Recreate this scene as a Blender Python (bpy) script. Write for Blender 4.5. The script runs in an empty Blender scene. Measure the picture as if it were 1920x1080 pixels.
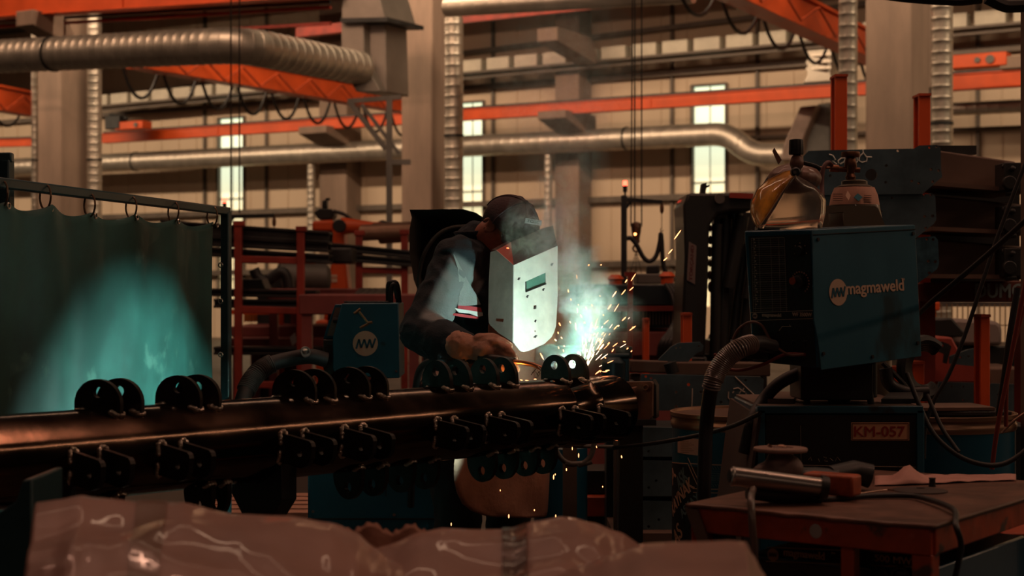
import bpy, bmesh, math, random
from math import sin, cos, pi, radians, sqrt, exp
from mathutils import Vector, Matrix, noise
random.seed(7)
SC = bpy.context.scene
COL = SC.collection
F, CX, CY, CAMZ = 3000.0, 960.0, 540.0, 1.3
A = Vector((.8557, -.5175, 0)); B = Vector((.5175, .8557, 0)); Z = Vector((0, 0, 1)); X = Vector((1, 0, 0)); Y = Vector((0, 1, 0))

def P(px, py, d):
    return Vector(((px-CX)/F*d, d, CAMZ+(CY-py)/F*d))
def HD(px, T): return T/(B.x*(px-CX)/F+B.y)
def H(px, py, T): return P(px, py, HD(px, T))
class Plane:
    """a vertical or tilted real surface; maps a pixel to a 3D point on it"""
    def __init__(s, o, n, up=Z):
        s.o = Vector(o); s.n = Vector(n).normalized()
        s.x = up.cross(s.n).normalized(); s.y = s.n.cross(s.x).normalized()
    def at(s, px, py, off=0):
        d = Vector(((px-CX)/F, 1, (CY-py)/F)); c = Vector((0, 0, CAMZ))
        t = (s.o-c).dot(s.n)/d.dot(s.n)
        return c+d*t+s.n*off
    def uv(s, px, py):
        q = s.at(px, py)-s.o
        return (q.dot(s.x), q.dot(s.y))

class MB:
    def __init__(s): s.v = []; s.f = []
    def add(s, vs, fs):
        k = len(s.v); s.v += [Vector(q) for q in vs]; s.f += [tuple(i+k for i in q) for q in fs]; return s
    def hexa(s, b, t):
        return s.add(list(b)+list(t), [(3,2,1,0),(4,5,6,7),(0,1,5,4),(1,2,6,5),(2,3,7,6),(3,0,4,7)])
    def box(s, c, sz, x=X, y=Y, z=Z):
        c = Vector(c); x = Vector(x)*sz[0]/2; y = Vector(y)*sz[1]/2; z = Vector(z)*sz[2]/2
        return s.hexa([c-x-y-z, c+x-y-z, c+x+y-z, c-x+y-z], [c-x-y+z, c+x-y+z, c+x+y+z, c-x+y+z])
    def beam(s, p0, p1, w, h, up=Z):
        p0 = Vector(p0); p1 = Vector(p1); d = (p1-p0); L = d.length; d.normalize()
        sd = d.cross(up)
        if sd.length < 1e-4: sd = d.cross(X)
        sd.normalize(); u = sd.cross(d)
        return s.box((p0+p1)/2, (L, w, h), d, sd, u)
    def ibeam(s, p0, p1, w, h, t=.02):
        p0 = Vector(p0); p1 = Vector(p1)
        s.beam(p0+Z*(h/2-t/2), p1+Z*(h/2-t/2), w, t); s.beam(p0-Z*(h/2-t/2), p1-Z*(h/2-t/2), w, t)
        return s.beam(p0, p1, t, h-t*2+.002)
    def prism(s, pts, vec):
        n = len(pts); vec = Vector(vec)
        pts = [Vector(p) for p in pts]
        fs = [tuple(range(n-1, -1, -1)), tuple(range(n, 2*n))]+[(i, (i+1) % n, n+(i+1) % n, n+i) for i in range(n)]
        return s.add(pts+[p+vec for p in pts], fs)
    def loft(s, rings, cap=True, closed=True):
        n = len(rings[0]); vs = [p for r in rings for p in r]; fs = []
        for k in range(len(rings)-1):
            for i in range(n if closed else n-1):
                j = (i+1) % n
                fs.append((k*n+i, k*n+j, (k+1)*n+j, (k+1)*n+i))
        if cap:
            fs.append(tuple(range(n-1, -1, -1))); m = (len(rings)-1)*n; fs.append(tuple(m+i for i in range(n)))
        return s.add(vs, fs)
    def tube(s, pts, r, seg=10, cap=True, sx=1.0):
        pts = [Vector(p) for p in pts]; n = len(pts)
        rs = r if isinstance(r, (list, tuple)) else [r]*n
        tan = [(pts[min(i+1, n-1)]-pts[max(i-1, 0)]).normalized() for i in range(n)]
        u = tan[0].cross(Z)
        if u.length < .05: u = tan[0].cross(X)
        u.normalize(); rings = []
        for i in range(n):
            u = u-tan[i]*u.dot(tan[i]); u.normalize(); w = tan[i].cross(u)
            rings.append([pts[i]+(u*cos(2*pi*k/seg)*sx+w*sin(2*pi*k/seg))*rs[i] for k in range(seg)])
        return s.loft(rings, cap)
    def lathe(s, prof, base=(0,0,0), axis=Z, seg=32, cap=True):
        base = Vector(base); axis = Vector(axis).normalized()
        u = axis.cross(Z)
        if u.length < .05: u = X.copy()
        u.normalize(); w = axis.cross(u)
        return s.loft([[base+axis*h+(u*cos(2*pi*k/seg)+w*sin(2*pi*k/seg))*max(r, 1e-4) for k in range(seg)] for r, h in prof], cap)
    def ball(s, c, r, x=X, y=Y, z=Z, seg=16, rg=10):
        c = Vector(c); r = r if isinstance(r, (tuple, list)) else (r, r, r)
        rings = []
        for i in range(rg+1):
            a = -pi/2+pi*i/rg; cr = max(cos(a), 1e-3)
            rings.append([c+Vector(x)*r[0]*cr*cos(2*pi*k/seg)+Vector(y)*r[1]*cr*sin(2*pi*k/seg)+Vector(z)*r[2]*sin(a) for k in range(seg)])
        return s.loft(rings)
    def caps(s, p0, r0, p1, r1, seg=14):
        s.ball(p0, r0); s.ball(p1, r1)
        return s.tube([p0, p1], [r0, r1], seg)
    def torus(s, c, R, r, n=Z, seg=24, sg=8, a0=0, a1=2*pi):
        n = Vector(n).normalized(); u = n.cross(Z)
        if u.length < .05: u = X.copy()
        u.normalize(); w = n.cross(u); c = Vector(c)
        full = abs(a1-a0-2*pi) < 1e-3
        rings = []
        for i in range(seg+1):
            a = a0+(a1-a0)*i/seg; rd = u*cos(a)+w*sin(a)
            rings.append([c+rd*(R+r*cos(2*pi*k/sg))+n*r*sin(2*pi*k/sg) for k in range(sg)])
        return s.loft(rings, not full)
    def grid(s, rows, thick=None):
        m = len(rows[0]); vs = [p for r in rows for p in r]
        fs = [(i*m+j, i*m+j+1, (i+1)*m+j+1, (i+1)*m+j) for i in range(len(rows)-1) for j in range(m-1)]
        return s.add(vs, fs)
    def disc(s, c, r, n, h=.004, seg=20):
        return s.lathe([(r, 0), (r, h)], c, n, seg)

def smooth_path(pts, n=8):
    """Catmull-Rom"""
    pts = [Vector(p) for p in pts]; q = [pts[0]*2-pts[1]]+pts+[pts[-1]*2-pts[-2]]; out = []
    for i in range(1, len(q)-2):
        for k in range(n):
            t = k/n; a, b, c, d = q[i-1], q[i], q[i+1], q[i+2]
            out.append(.5*((2*b)+(c-a)*t+(2*a-5*b+4*c-d)*t*t+(3*b-a-3*c+d)*t**3))
    out.append(pts[-1]); return out
def fillet(pts, r, n=8):
    pts = [Vector(p) for p in pts]; out = [pts[0]]
    for i in range(1, len(pts)-1):
        a = (pts[i-1]-pts[i]).normalized(); b = (pts[i+1]-pts[i]).normalized()
        for k in range(n+1):
            t = k/n; out.append((1-t)**2*(pts[i]+a*r)+2*t*(1-t)*pts[i]+t*t*(pts[i]+b*r))
    out.append(pts[-1]); return out
def duct_mesh(mb, pts, r, pitch=.18, ridge=.02, seg=28):
    """spiral-seam sheet-metal duct: seams are raised rings"""
    st = []; rs = []
    for i in range(len(pts)-1):
        a, b = Vector(pts[i]), Vector(pts[i+1]); L = (b-a).length; m = max(1, int(L/pitch))
        for k in range(m):
            for (o, rr) in ((0, r), (.42, r*(1-ridge*.25)), (.5, r), (.54, r*(1+ridge)), (.6, r*(1+ridge)), (.64, r)):
                st.append(a+(b-a)*((k+o)/m)); rs.append(rr)
    st.append(Vector(pts[-1])); rs.append(r)
    return mb.tube(st, rs, seg)

# ------------------------------------------------------------------ materials
MATS = {}
def mat(name, col, rough=.5, metal=0.0, var=0.0, vs=3.0, bump=0.0, bs=20.0, coat=0.0, emit=None, es=1.0, col2=None, trans=0.0, alpha=1.0, stretch=None, ior=1.45, dirt=None, spec=.5):
    if name in MATS: return MATS[name]
    m = bpy.data.materials.new(name); m.use_nodes = True; nt = m.node_tree; N = nt.nodes; L = nt.links
    bs_ = N['Principled BSDF']; MATS[name] = m
    c = (*col, 1)
    bs_.inputs['Base Color'].default_value = c; bs_.inputs['Roughness'].default_value = rough; bs_.inputs['Metallic'].default_value = metal
    bs_.inputs['Coat Weight'].default_value = coat; bs_.inputs['Transmission Weight'].default_value = trans; bs_.inputs['Alpha'].default_value = alpha
    bs_.inputs['IOR'].default_value = ior; bs_.inputs['Specular IOR Level'].default_value = spec
    tc = N.new('ShaderNodeTexCoord'); src = tc.outputs['Object']
    if stretch:
        mp = N.new('ShaderNodeMapping'); mp.inputs['Scale'].default_value = stretch; L.new(src, mp.inputs['Vector']); src = mp.outputs['Vector']
    if var > 0 or col2:
        n = N.new('ShaderNodeTexNoise'); n.inputs['Scale'].default_value = vs; n.inputs['Detail'].default_value = 6; n.inputs['Roughness'].default_value = .6
        L.new(src, n.inputs['Vector'])
        r = N.new('ShaderNodeValToRGB'); r.color_ramp.elements[0].position = .38; r.color_ramp.elements[1].position = .66
        r.color_ramp.elements[0].color = (*[q*(1-var) for q in col], 1)
        r.color_ramp.elements[1].color = (*(col2 if col2 else [min(1, q*(1+var)) for q in col]), 1)
        L.new(n.outputs['Fac'], r.inputs['Fac']); L.new(r.outputs['Color'], bs_.inputs['Base Color'])
        mr = N.new('ShaderNodeMapRange'); mr.inputs['To Min'].default_value = max(0, rough-.08); mr.inputs['To Max'].default_value = min(1, rough+.12)
        L.new(n.outputs['Fac'], mr.inputs['Value']); L.new(mr.outputs['Result'], bs_.inputs['Roughness'])
        if dirt:
            n2 = N.new('ShaderNodeTexNoise'); n2.inputs['Scale'].default_value = dirt[1]; n2.inputs['Detail'].default_value = 9; L.new(src, n2.inputs['Vector'])
            r2 = N.new('ShaderNodeValToRGB'); r2.color_ramp.elements[0].position = dirt[2]; r2.color_ramp.elements[1].position = dirt[2]+.06
            L.new(n2.outputs['Fac'], r2.inputs['Fac'])
            mx = N.new('ShaderNodeMix'); mx.data_type = 'RGBA'; L.new(r2.outputs['Color'], mx.inputs['Factor']); L.new(r.outputs['Color'], mx.inputs[6]); mx.inputs[7].default_value = (*dirt[0], 1)
            L.new(mx.outputs[2], bs_.inputs['Base Color'])
    if bump > 0:
        n = N.new('ShaderNodeTexNoise'); n.inputs['Scale'].default_value = bs; n.inputs['Detail'].default_value = 4; L.new(src, n.inputs['Vector'])
        b = N.new('ShaderNodeBump'); b.inputs['Strength'].default_value = bump; b.inputs['Distance'].default_value = .01
        L.new(n.outputs['Fac'], b.inputs['Height']); L.new(b.outputs['Normal'], bs_.inputs['Normal'])
    if emit:
        bs_.inputs['Emission Color'].default_value = (*emit, 1); bs_.inputs['Emission Strength'].default_value = es
    return m

# ------------------------------------------------------------------ objects
def make_mesh(name, v, f, smooth=40):
    me = bpy.data.meshes.new(name); me.from_pydata([tuple(q) for q in v], [], f)
    bm = bmesh.new(); bm.from_mesh(me); bmesh.ops.recalc_face_normals(bm, faces=bm.faces); bm.to_mesh(me); bm.free()
    if smooth:
        me.shade_smooth(); me.set_sharp_from_angle(angle=radians(smooth))
    return me
def put(name, me, m, parent=None):
    o = bpy.data.objects.new(name, me); COL.objects.link(o)
    if m is not None:
        me.materials.clear(); me.materials.append(m)
    if parent: o.parent = parent
    return o
def props(o, label=None, cat=None, group=None, kind=None):
    if label: o['label'] = label
    if cat: o['category'] = cat
    if group: o['group'] = group
    if kind: o['kind'] = kind
    return o
def thing(name, label, cat, at=(0,0,0), rot=0.0, group=None):
    o = bpy.data.objects.new(name, None); COL.objects.link(o); o.location = at; o.rotation_euler = (0, 0, rot)
    o.empty_display_size = .1
    return props(o, label, cat, group)
def root_inv(o):
    while o.parent: o = o.parent
    return (Matrix.Translation(o.location) @ Matrix.Rotation(o.rotation_euler.z, 4, 'Z')).inverted()
def part(o, name, mb, m, label=None, bevel=0, smooth=40, local=False, kind=None):
    v = mb.v if local else [root_inv(o) @ q for q in mb.v]
    ob = put(name, make_mesh(name, v, mb.f, smooth), m, o)
    if bevel: bev(ob, bevel)
    return props(ob, label, None, None, kind)
def bev(ob, w, seg=2):
    b = ob.modifiers.new('bevel', 'BEVEL'); b.width = w; b.segments = seg; b.limit_method = 'ANGLE'; b.angle_limit = radians(35)
def solo(name, label, cat, mb, m, at=None, group=None, kind=None, bevel=0, smooth=40):
    if at is None:
        lo = Vector([min(q[i] for q in mb.v) for i in range(3)]); hi = Vector([max(q[i] for q in mb.v) for i in range(3)])
        at = Vector(((lo.x+hi.x)/2, (lo.y+hi.y)/2, lo.z))
    at = Vector(at)
    ob = put(name, make_mesh(name, [q-at for q in mb.v], mb.f, smooth), m); ob.location = at
    if bevel: bev(ob, bevel)
    return props(ob, label, cat, group, kind)
def struct(name, mb, m, bevel=0, parent=None, smooth=40):
    if parent: return part(parent, name, mb, m, bevel=bevel, smooth=smooth)
    ob = put(name, make_mesh(name, mb.v, mb.f, smooth), m); ob['kind'] = 'structure'
    if bevel: bev(ob, bevel)
    return ob
def clone(o, parent=None, loc=None, rot=None, label=None):
    c = o.copy(); COL.objects.link(c)
    if parent is not None: c.parent = parent
    if loc is not None: c.location = loc
    if rot is not None: c.rotation_euler = (0, 0, rot)
    if label: c['label'] = label
    for ch in list(o.children): clone(ch, c)
    return c
def frame_mesh(me, o3, x, y, n):
    """local mesh (x,y,z) -> list of world verts"""
    x, y, n, o3 = Vector(x), Vector(y), Vector(n), Vector(o3)
    mb = MB(); mb.add([o3+x*v.co.x+y*v.co.y+n*v.co.z for v in me.vertices], [tuple(p.vertices) for p in me.polygons]); return mb
def text_mb(s, o3, x, y, n, width=None, height=None, ext=.0006, shear=0, bold=0):
    cu = bpy.data.curves.new('lettering', 'FONT'); cu.body = s; cu.size = 1; cu.align_x = 'CENTER'; cu.align_y = 'CENTER'
    cu.extrude = .001; cu.shear = shear; cu.offset = bold; cu.resolution_u = 4
    ob = bpy.data.objects.new('lettering', cu); COL.objects.link(ob)
    bpy.context.view_layer.update()
    me = bpy.data.meshes.new_from_object(ob.evaluated_get(bpy.context.evaluated_depsgraph_get()))
    bpy.data.objects.remove(ob)
    xs = [v.co.x for v in me.vertices]; ys = [v.co.y for v in me.vertices]
    w = max(xs)-min(xs); h = max(ys)-min(ys); mx = (max(xs)+min(xs))/2; my = (max(ys)+min(ys))/2
    sx = width/w if width else height/h; sy = height/h if height else sx
    for v in me.vertices: v.co = ((v.co.x-mx)*sx, (v.co.y-my)*sy, ext if v.co.z > 0 else -ext)
    res = MB(); q_ = FAT*height if height else 0
    if not height: q_ = FAT*h*sx
    x_, y_ = Vector(x), Vector(y)
    for ox, oy in ((0,0),(1,0),(-1,0),(0,.7),(0,-.7)):
        a = frame_mesh(me, Vector(o3)+x_*(ox*q_)+y_*(oy*q_)+Vector(n)*(.00002*(ox+2*oy)), x, y, n); res.add(a.v, a.f)
    return res
FAT = .03
def plate_mb(outer, holes, th, o3, x, y, n):
    """flat sheet with real holes, cut in the (x, y) plane through o3"""
    cu = bpy.data.curves.new('sheet', 'CURVE'); cu.dimensions = '2D'; cu.fill_mode = 'BOTH'; cu.extrude = th/2
    def sp(pts):
        q = cu.splines.new('POLY'); q.points.add(len(pts)-1); q.use_cyclic_u = True
        for i, p in enumerate(pts): q.points[i].co = (p[0], p[1], 0, 1)
    sp(outer)
    for h in holes:
        if len(h) == 3 and not isinstance(h[0], (tuple, list)):
            sp([(h[0]+h[2]*cos(2*pi*k/16), h[1]+h[2]*sin(2*pi*k/16)) for k in range(16)])
        else: sp(h)
    ob = bpy.data.objects.new('sheet', cu); COL.objects.link(ob); bpy.context.view_layer.update()
    me = bpy.data.meshes.new_from_object(ob.evaluated_get(bpy.context.evaluated_depsgraph_get()))
    bpy.data.objects.remove(ob)
    return frame_mesh(me, o3, x, y, n)
def plate_px(pl, outer, holes, th):
    """outline given on a real plane; holes (px,py,rx)"""
    o2 = [pl.uv(*p) for p in outer]; hs = []
    for h in holes:
        if isinstance(h[0], (tuple, list)): hs.append([pl.uv(*p) for p in h])
        else:
            a = pl.uv(h[0], h[1]); b = pl.uv(h[0], h[1]+h[2]); r = abs(b[1]-a[1]); hs.append((a[0], a[1], r))
    return plate_mb(o2, hs, th, pl.o, pl.x, pl.y, pl.n)
def organic(mb, voxel=.01, it=4, disp=0, ds=.12, seed=0, disp2=0, ds2=.04):
    """fuse overlapping volumes to one continuous skin"""
    me = make_mesh('tmp', mb.v, mb.f, 0); ob = put('tmp', me, None)
    r = ob.modifiers.new('r', 'REMESH'); r.mode = 'VOXEL'; r.voxel_size = voxel
    s = ob.modifiers.new('s', 'SMOOTH'); s.factor = .5; s.iterations = it
    bpy.context.view_layer.update()
    m2 = bpy.data.meshes.new_from_object(ob.evaluated_get(bpy.context.evaluated_depsgraph_get()))
    bpy.data.objects.remove(ob)
    out = MB(); vs = []
    for v in m2.vertices:
        co = v.co.copy()
        if disp:
            q = co/ds+Vector((seed, seed*2, 0)); w = noise.noise_vector(q)*.8
            k = 1-abs(noise.noise(q+w))*2.2
            co += v.normal*(disp*k)
        if disp2: co += v.normal*disp2*noise.noise(co/ds2)
        vs.append(co)
    out.add(vs, [tuple(p.vertices) for p in m2.polygons]); return out
# ================================================================== palette
ORANGE = mat('orange paint', (.62,.085,.018), .42, var=.12, vs=2, spec=.4)
ORANGE2 = mat('worn orange paint', (.42,.06,.018), .5, var=.3, vs=6, bump=.1)
REDP = mat('rack red paint', (.28,.035,.022), .5, var=.25, vs=4)
DARKM = mat('dark steel', (.035,.036,.036), .45, .5, var=.3, vs=5)
BLACKP = mat('black plastic', (.012,.012,.012), .45)
RUBBER = mat('black rubber', (.014,.013,.013), .5, coat=.1)
GALV = mat('galvanised sheet', (.50,.45,.38), .40, .8, var=.12, vs=4)
GALVD = mat('painted duct maroon brown', (.26,.19,.16), .38, .55, var=.15, vs=3)
CONC = mat('cast concrete', (.245,.175,.133), .85, var=.13, vs=1.6, bump=.12, bs=14, stretch=(2,2,.5))
SHEET = mat('cream wall cladding', (.56,.44,.32), .7, var=.06, vs=.7, stretch=(1,1,.25))
GIRT = mat('grey brown steel girt', (.12,.095,.075), .5, .2, var=.2)
GREYM = mat('grey painted steel', (.11,.10,.09), .5, .3, var=.2)
BLUEM = mat('blue machine enamel', (.011,.085,.128), .42, var=.08, vs=6, coat=.1, dirt=((.012,.02,.024), 7, .66))
BLUED = mat('blue drum enamel', (.008,.075,.125), .35, var=.1, coat=.2)
CABLE = mat('cable sheath', (.018,.016,.015), .55)
REDCAB = mat('red cable sheath', (.20,.03,.018), .45)
LAMPRED = mat('red beacon lens', (.9,.05,.03), .3, emit=(1,.06,.03), es=9)
PLATE = mat('blue grey mill plate', (.065,.105,.125), .45, .3, var=.3, vs=5, bump=.08, bs=9)
BEAMBR = mat('brown primed beam', (.115,.07,.05), .6, var=.2, vs=3)
TEALP = mat('dark teal tube paint', (.016,.05,.058), .35, var=.2, coat=.15)
CREAM = mat('cream print', (.50,.36,.26), .6)
GOLDP = mat('tan print', (.34,.24,.14), .6)
STEELB = mat('bright steel', (.55,.52,.48), .25, 1)
TW = 32.0
# ================================================================== setting
fl = MB(); fl.box((0, 20, -.1), (90, 90, .2))
struct('floor', fl, mat('painted concrete floor', (.045,.034,.028), .45, var=.3, vs=.8, bump=.05, bs=8))
def hallpt(s, T, z): return A*s+B*T+Z*z
def s_of(px, T):
    q = H(px, CY, T); return q.dot(A)
wins = [(410, 459, 222), (862, 908, 193), (1298, 1363, 161)]
SL, SR_, ZT = -62.0, 30.0, 10.5
wb = MB()
def wbox(mb, s0, s1, z0, z1, T0, T1):
    mb.box(hallpt((s0+s1)/2, (T0+T1)/2, (z0+z1)/2), (s1-s0, T1-T0, z1-z0), A, B, Z)
edges = [SL]
wspec = []
for (a, b, yt) in wins:
    s0, s1 = s_of(a, TW), s_of(b, TW); zt = H((a+b)/2, yt, TW).z
    wspec.append((s0, s1, .9, zt))
cur = SL
for (s0, s1, z0, z1) in wspec:
    wbox(wb, cur, s0, 0, ZT, TW, TW+.2); wbox(wb, s0, s1, z1, ZT, TW, TW+.2); wbox(wb, s0, s1, 0, z0, TW, TW+.2); cur = s1
wbox(wb, cur, SR_, 0, ZT, TW, TW+.2)
# standing ribs of the cladding
k = SL
while k < SR_:
    if not any(s0-.05 < k < s1+.05 for s0, s1, _, _ in wspec):
        wbox(wb, k-.012, k+.012, 0, ZT, TW-.018, TW)
    k += .62
wo = struct('wall_back', wb, SHEET, smooth=0)
WPANE = mat('daylit polycarbonate', (.9,.9,.75), .4, emit=(.83,1,.70), es=.95)
nt = WPANE.node_tree
g = nt.nodes.new('ShaderNodeTexCoord'); sp = nt.nodes.new('ShaderNodeSeparateXYZ'); nt.links.new(g.outputs['Object'], sp.inputs[0])
cr = nt.nodes.new('ShaderNodeValToRGB'); mr = nt.nodes.new('ShaderNodeMapRange'); mr.inputs['From Min'].default_value = 1; mr.inputs['From Max'].default_value = 6.5
nt.links.new(sp.outputs['Z'], mr.inputs['Value']); nt.links.new(mr.outputs['Result'], cr.inputs['Fac'])
e = cr.color_ramp.elements; e[0].position = 0; e[0].color = (.85,.62,.30,1); e[1].position = 1; e[1].color = (.78,1,.66,1)
x_ = cr.color_ramp.elements.new(.42); x_.color = (.95,.84,.48,1); x_ = cr.color_ramp.elements.new(.6); x_.color = (.92,1,.70,1)
nt.links.new(cr.outputs['Color'], nt.nodes['Principled BSDF'].inputs['Emission Color'])
for i, (s0, s1, z0, z1) in enumerate(wspec):
    fr = MB(); t = .05
    for s in (s0, s1): wbox(fr, s-.03, s+.03, z0, z1+.03, TW-.06, TW+.1)
    wbox(fr, s0, s1, z1, z1+.05, TW-.06, TW+.1)
    z = z1-1.05
    while z > z0: wbox(fr, s0, s1, z-.015, z+.015, TW-.02, TW+.08); z -= 1.05
    for q in (.5,): wbox(fr, s0+(s1-s0)*q-.006, s0+(s1-s0)*q+.006, z0, z1, TW+.02, TW+.05)
    w = struct('window_%d' % (i+1), fr, GIRT)
    pn = MB(); wbox(pn, s0, s1, z0, z1, TW+.06, TW+.075); struct('pane', pn, WPANE, parent=w)
# girts and mullions (trim)
tn = 0
def trim(mb, m=GIRT):
    global tn; tn += 1; return struct('trim_%d' % tn, mb, m)
def gline(px1, y1, px2, y2, T, w, h, m=GIRT):
    p0 = H(px1, y1, T); p1 = H(px2, y2, T); d = (p1-p0).normalized()
    mb = MB(); mb.beam(p0-d*14, p1+d*12, w, h); return trim(mb, m)
gline(655, 391, 1287, 369, TW-.12, .16, .13)
gline(700, 505, 1280, 492, TW-.12, .16, .13)
gline(200, 215, 1400, 127, TW-.12, .14, .12)
gline(300, 300, 1300, 262, TW-.12, .1, .07)
gline(900, 96, 1500, 22, TW-.12, .14, .10)
for px in (381, 497, 922, 1258, 1418, 1832):
    mb = MB(); s = s_of(px, TW-.1); wbox(mb, s-.035, s+.035, 0, ZT, TW-.08, TW); trim(mb)
# unseen low soffit, added to shade the top of the back wall
cb = MB(); cb.box(hallpt(-16, 29.6, 8.75), (92, 5.6, .25), A, B, Z)
cb.box(hallpt(-16, 26.7, 8.18), (92, .25, .86), A, B, Z)
struct('shade_soffit', cb, mat('dark soffit slab', (.05,.045,.04), .8))

# ================================================================== columns
def pillar(px0, T, wd, dp, label, z1=9.5):
    s = s_of(px0, T); mb = MB(); wbox(mb, s, s+wd, 0, z1, T, T+dp)
    b = thing('concrete_pillar', label, 'pillar', hallpt(s+wd/2, T+dp/2, 0), group='concrete pillars')
    part(b, 'shaft', mb, CONC, bevel=.03)
    return b, s
pl_, s_ = pillar(70, 22.5, .66, 1.0, 'concrete pillar at the far left behind the welding curtain')
pc_, s_ = pillar(752, 22.5, .64, .95, 'concrete pillar behind the welder, in the middle of the hall')
mb = MB(); 
pr_, s_ = pillar(1622, 22.5, .68, .9, 'concrete pillar at the right above the stacked steel plates')
pillar(598, TW-.62, .85, .6, 'slim concrete pillar against the back wall right of the left window')
pillar(1040, TW-.62, .62, .6, 'slim concrete pillar against the back wall right of the welder')
# ================================================================== runway beams and cranes
def rbeam(name, label, p0, p1, w, h, m=ORANGE, corb=(), cat='beam', rail=True, bolts=()):
    t = thing(name, label, cat, (p0+p1)/2, group='orange crane runway beams')
    mb = MB(); mb.ibeam(p0, p1, w, h); mb.beam(p0+(p1-p0)*0, p1, w*.72, h*.86)
    part(t, 'girder', mb, m)
    if rail:
        mb = MB(); mb.beam(p0+Z*(h/2+.03), p1+Z*(h/2+.03), .06, .06); part(t, 'rail', mb, DARKM)
    for q in bolts:
        mb = MB(); c = p0+(p1-p0)*q; mb.beam(c-Z*h*.46-B*w*.4, c+Z*h*.46-B*w*.4, .02, .06, A); part(t, 'stiffener', mb, m)
    return t
T1 = 30.3
rbeam('runway_beam', 'long orange runway beam crossing the back wall in front of the windows', H(195, 260, T1), H(1562, 171, T1), .24, .25, bolts=(.2, .5, .8))
rbeam('runway_beam', 'orange runway beam end beyond the right pillar', H(1745, 158, T1-.6), H(2150, 132, T1-.6), .24, .30)
rbeam('runway_beam', 'short orange runway beam piece left of the far left pillar', H(-120, 272, T1), H(66, 267, T1), .24, .20)
rbeam('runway_beam', 'short orange beam stub right of the left pillar at the orange hoist trolley', H(1562, 171, T1)+A*.5, H(1745, 160, T1), .22, .24)
for (px, py, lab) in ((579, 247, 'left'), (1025, 219, 'middle')):
    p = H(px, py, T1); q = H(px+52, py, T1)
    w = (q-p).length; mb = MB(); up = .19
    a0 = p-B*.5
    prof = [(-.4, .08), (1.0, .08), (1.0, -.42), (.75, -.42), (-.4, -.09)]
    pts = [p+B*u+Z*v for u, v in prof]
    mb.prism(pts, A*w)
    solo('corbel', 'concrete corbel bracket under the %s of the long orange runway beam' % lab, 'bracket', mb, CONC, group='corbels under the runway beam', bevel=.02)
p = H(1020, 68, 29.6); mb = MB()
mb.prism([p+B*u+Z*v for u, v in [(-.3,.12),(1.2,.12),(1.6,-.45),(1.4,-.45),(-.3,-.16)]], A*.5)
solo('corbel', 'grey corbel bracket above the lit cable tray in the smoke', 'bracket', mb, CONC, bevel=.02)
# near orange beam top left
T2 = 20.0
rbeam('runway_beam', 'large orange runway beam across the top left corner', H(-250, 32, T2), H(640, -28, T2), .3, .36, bolts=(.3,.6))
for k, dy in enumerate((52, 62, 78)):
    mb = MB(); mb.beam(H(-100, dy-6+14*(k > 1), T2+.4), H(620, dy-48+14*(k > 1), T2+.4), .05, .05)
    solo('conductor_rail', 'thin %s conductor rail slung below the top left orange beam' % ('dark', 'red brown', 'lowest red brown')[k], 'rail', mb, (DARKM, REDP, REDP)[k], group='conductor rails')
p = H(38, 38, T2-.25); mb = MB(); mb.prism([p+B*u+Z*v for u, v in [(-.1,.14),(.7,.14),(1.0,-.36),(.75,-.36),(-.1,-.12)]], A*.42)
solo('corbel', 'pale concrete corbel under the top left orange beam', 'bracket', mb, CONC, bevel=.015)
# cross cranes
def crane(label, p0, p1, w, h, nloop, loop, name='bridge_crane', thick=.03):
    t = thing(name, label, 'crane', (p0+p1)/2, group='orange bridge cranes')
    mb = MB(); mb.beam(p0, p1, w, h); part(t, 'girder', mb, ORANGE, bevel=.01)
    d = (p1-p0); mb = MB(); up = Z*(h/2+.05)
    mb.beam(p0+up, p1+up, w*1.25, .05); part(t, 'top_flange', mb, ORANGE)
    mb = MB(); rl = A*(-w*.9)-Z*(-h*.3)
    mb.beam(p0+rl, p1+rl, .05, .05); part(t, 'cable_track', mb, DARKM)
    for k in range(nloop):
        a = p0+d*(k/nloop)+rl; b = p0+d*((k+1)/nloop)+rl
        pts = [a+(b-a)*(q/10)-Z*loop*(1-(2*q/10-1)**2)**.8 for q in range(11)]
        m2 = MB(); m2.tube(pts, thick, 6); part(t, 'festoon_cable', m2, CABLE)
    # lattice brace
    mb = MB(); n = nloop*2
    for k in range(n):
        a = p0+d*(k/n)+A*(w*.9)+Z*(h*.3 if k % 2 else -h*.5); b = p0+d*((k+1)/n)+A*(w*.9)+Z*(-h*.5 if k % 2 else h*.3)
        mb.beam(a, b, .03, .03)
    part(t, 'lattice', mb, ORANGE2)
    return t
def cp(px, py, zz):  # a point at height zz seen at this pixel
    d = (zz-CAMZ)*F/(CY-py); return P(px, py, d)
crane('orange bridge crane with hanging cable loops under the big silver duct', cp(250, 108, 5.3), cp(800, 203, 5.3), .35, .38, 9, .75)
crane('orange bridge crane with hanging cable loops at the top right', cp(1300, -62, 5.6), cp(1690, 124, 5.6), .37, .42, 6, .6)
crane('short orange crane girder with cable loops at the left edge', cp(-160, 160, 5.2), cp(62, 200, 5.2), .3, .45, 3, .6)
p = H(250, 236, 29.6); mb = MB(); mb.box(p, (.95, .35, .20), A, B, Z)
t = thing('hoist_trolley', 'orange hoist trolley with round wheel plates right of the left pillar', 'hoist', p-Z*.1)
part(t, 'housing', mb, ORANGE, bevel=.02)
mb = MB(); mb.disc(p+A*.27-B*.18, .06, -B, .03); part(t, 'wheel_plate', mb, GREYM)
mb = MB(); mb.box(p-A*.55-B*.05+Z*.1, (.5, .3, .34), A, B, Z); mb.tube([p-A*.8+Z*.3, p-A*.2+Z*.2], .06, 8); part(t, 'drive_motor', mb, DARKM, bevel=.02)
p = H(1838, 115, 28.5); mb = MB(); mb.box(p, (1.0, .35, .24), A, B, Z)
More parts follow.
